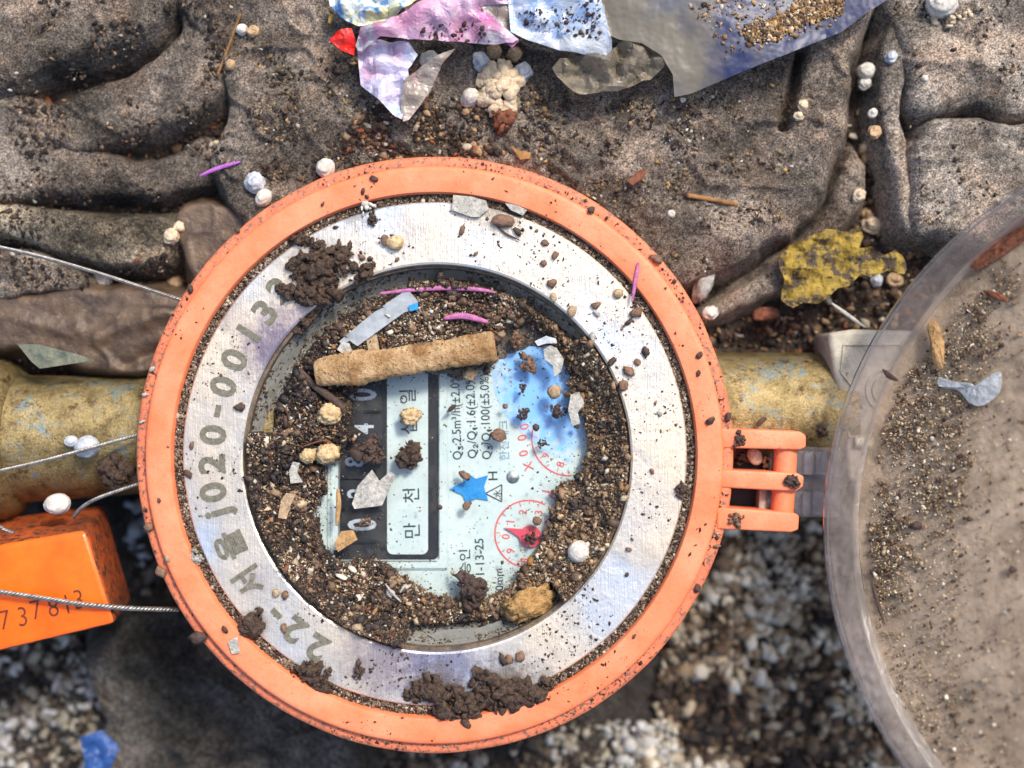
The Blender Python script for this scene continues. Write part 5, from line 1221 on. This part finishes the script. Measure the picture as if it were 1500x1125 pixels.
# ------------------------------------------------------------------ dirt and scraps in the lid
def lid_scatter(poly, n, lo, hi, pal, wt, label, name='lid_sand', clumpy=0):
    q = scatter_poly(poly, n * (3 if clumpy else 1))
    if clumpy:
        k = fbm(q[:, 0], q[:, 1], clumpy, 3, 6) + 1.1 * rng.random(len(q)); q = q[np.argsort(-k)[:n]]
    P = np.array([lid_at(x, y, -78) for x, y in q]); rel = P - LC; rr = np.hypot(rel @ e1, rel @ e2); P = P[rr < LR - 14]
    return grains(name, P, lo + (hi - lo) * rng.random(len(P)) ** 3, pal, wt, None, label, .8, 'sand')
SP = [(168, 140, 104), (206, 182, 146), (120, 92, 68), (72, 54, 44), (234, 222, 200)]
lid_scatter([(1385, 480), (1450, 392), (1500, 410), (1460, 540), (1430, 660), (1400, 760), (1340, 880), (1284, 900), (1272, 780), (1290, 640), (1320, 560)], 5000, 0.7, 4.0, SP, [5, 3, 4, 3, 1.2], 'band of coarse sand along the inside corner of the lid', clumpy=45)
lid_scatter([(1290, 640), (1420, 560), (1420, 760), (1400, 960), (1420, 1125), (1340, 1125), (1290, 960), (1280, 800)], 3400, .6, 2.8, SP, [5, 3, 3, 3, 1.4], 'finer sand spread over the left half of the lid')
lid_scatter([(1400, 420), (1500, 380), (1500, 1125), (1380, 1125), (1380, 700)], 900, .7, 3.6, SP, [2, 1, 3, 6, 1], 'sparse dark specks over the middle of the lid')
def lid_flake(name, pts, h, mtl, label, cat, th=2, amp=3, seed=0, step=5):
    P = np.array([lid_at(x, y, h) for x, y in spline(pts, 3)]); rel = P - LC; B = np.stack([rel @ e1, rel @ e2], 1)
    k = len(B); c = B.mean(0); V = [(*c, h + amp)] ; rings = 4
    for j in range(1, rings + 1):
        for i in range(k): V.append((*(c + (B[i] - c) * j / rings), h + amp * (1 - (j / rings) ** 2) + amp * .5 * fbm(B[i][0] * np.ones(1), B[i][1] * np.ones(1) + j * 9, 14, 2, seed)[0]))
    F = [(0, 1 + i, 1 + (i + 1) % k) for i in range(k)]
    for j in range(rings - 1):
        for i in range(k): a_ = 1 + j * k + i; b_ = 1 + j * k + (i + 1) % k; F.append((a_, a_ + k, b_ + k, b_))
    V = np.array(V); n = len(V); V2 = V.copy(); V2[:, 2] -= th
    F = F + [tuple(i + n for i in f)[::-1] for f in F] + [(1 + (rings - 1) * k + i, n + 1 + (rings - 1) * k + i, n + 1 + (rings - 1) * k + (i + 1) % k, 1 + (rings - 1) * k + (i + 1) % k) for i in range(k)]
    V = np.concatenate([V, V2]); W = LC + V[:, :1] * e1 + V[:, 1:2] * e2 + V[:, 2:3] * e3
    return tag(mesh(name, W, F, M[mtl]), label, cat)
lid_flake('white_film', [(1376, 552), (1392, 560), (1424, 562), (1448, 582), (1462, 560), (1456, 548), (1466, 546), (1464, 574), (1440, 594), (1420, 590), (1404, 572), (1376, 566)], -74, 'tape', 'curled white film scrap lying in the lid', 'scrap')
lid_flake('leaf_scrap', [(1420, 382), (1450, 358), (1500, 330), (1520, 336), (1480, 366), (1440, 392), (1424, 394)], -70, 'rust', 'rusty brown leaf lying on the lid near its upper edge', 'leaf', amp=5)
lid_flake('leaf_scrap', [(1440, 424), (1470, 432), (1474, 442), (1450, 436)], -74, 'rust', 'small red brown leaf bit in the upper lid', 'leaf', amp=3)
lid_flake('bark_sliver', [(1358, 478), (1370, 470), (1382, 500), (1380, 540), (1366, 530), (1362, 500)], -70, 'wood_tan', 'upright tan bark sliver in the sand of lid', 'bark', amp=6)
lid_flake('dark_sliver', [(1276, 852), (1284, 866), (1292, 900), (1296, 916), (1288, 898), (1280, 874)], -60, 'darkchip', 'thin black sliver on the left wall of the lid', 'sliver', amp=2)
lid_flake('dark_sliver', [(1292, 540), (1306, 548), (1316, 558), (1300, 554)], -40, 'darkchip', 'small black sliver on the lid over the coupling', 'sliver', amp=1)
for px, py, r, lb_ in [(1484, 834, 7, 'dark round pebble low on the lid'), (1420, 760, 6, 'small dark pebble in the middle of the lid'), (1343, 770, 10, 'reddish crumb cluster in the lid sand'), (1423, 1056, 6, 'dark pebble near the bottom of the lid')]:
    q = lid_at(px, py, -76); V, F = blob(q, r * .8, 1, .4, int(px) % 50, (1, .8, .6)); tag(mesh('pebble', V, F, M['darkchip'], smooth=True), lb_, 'pebble')
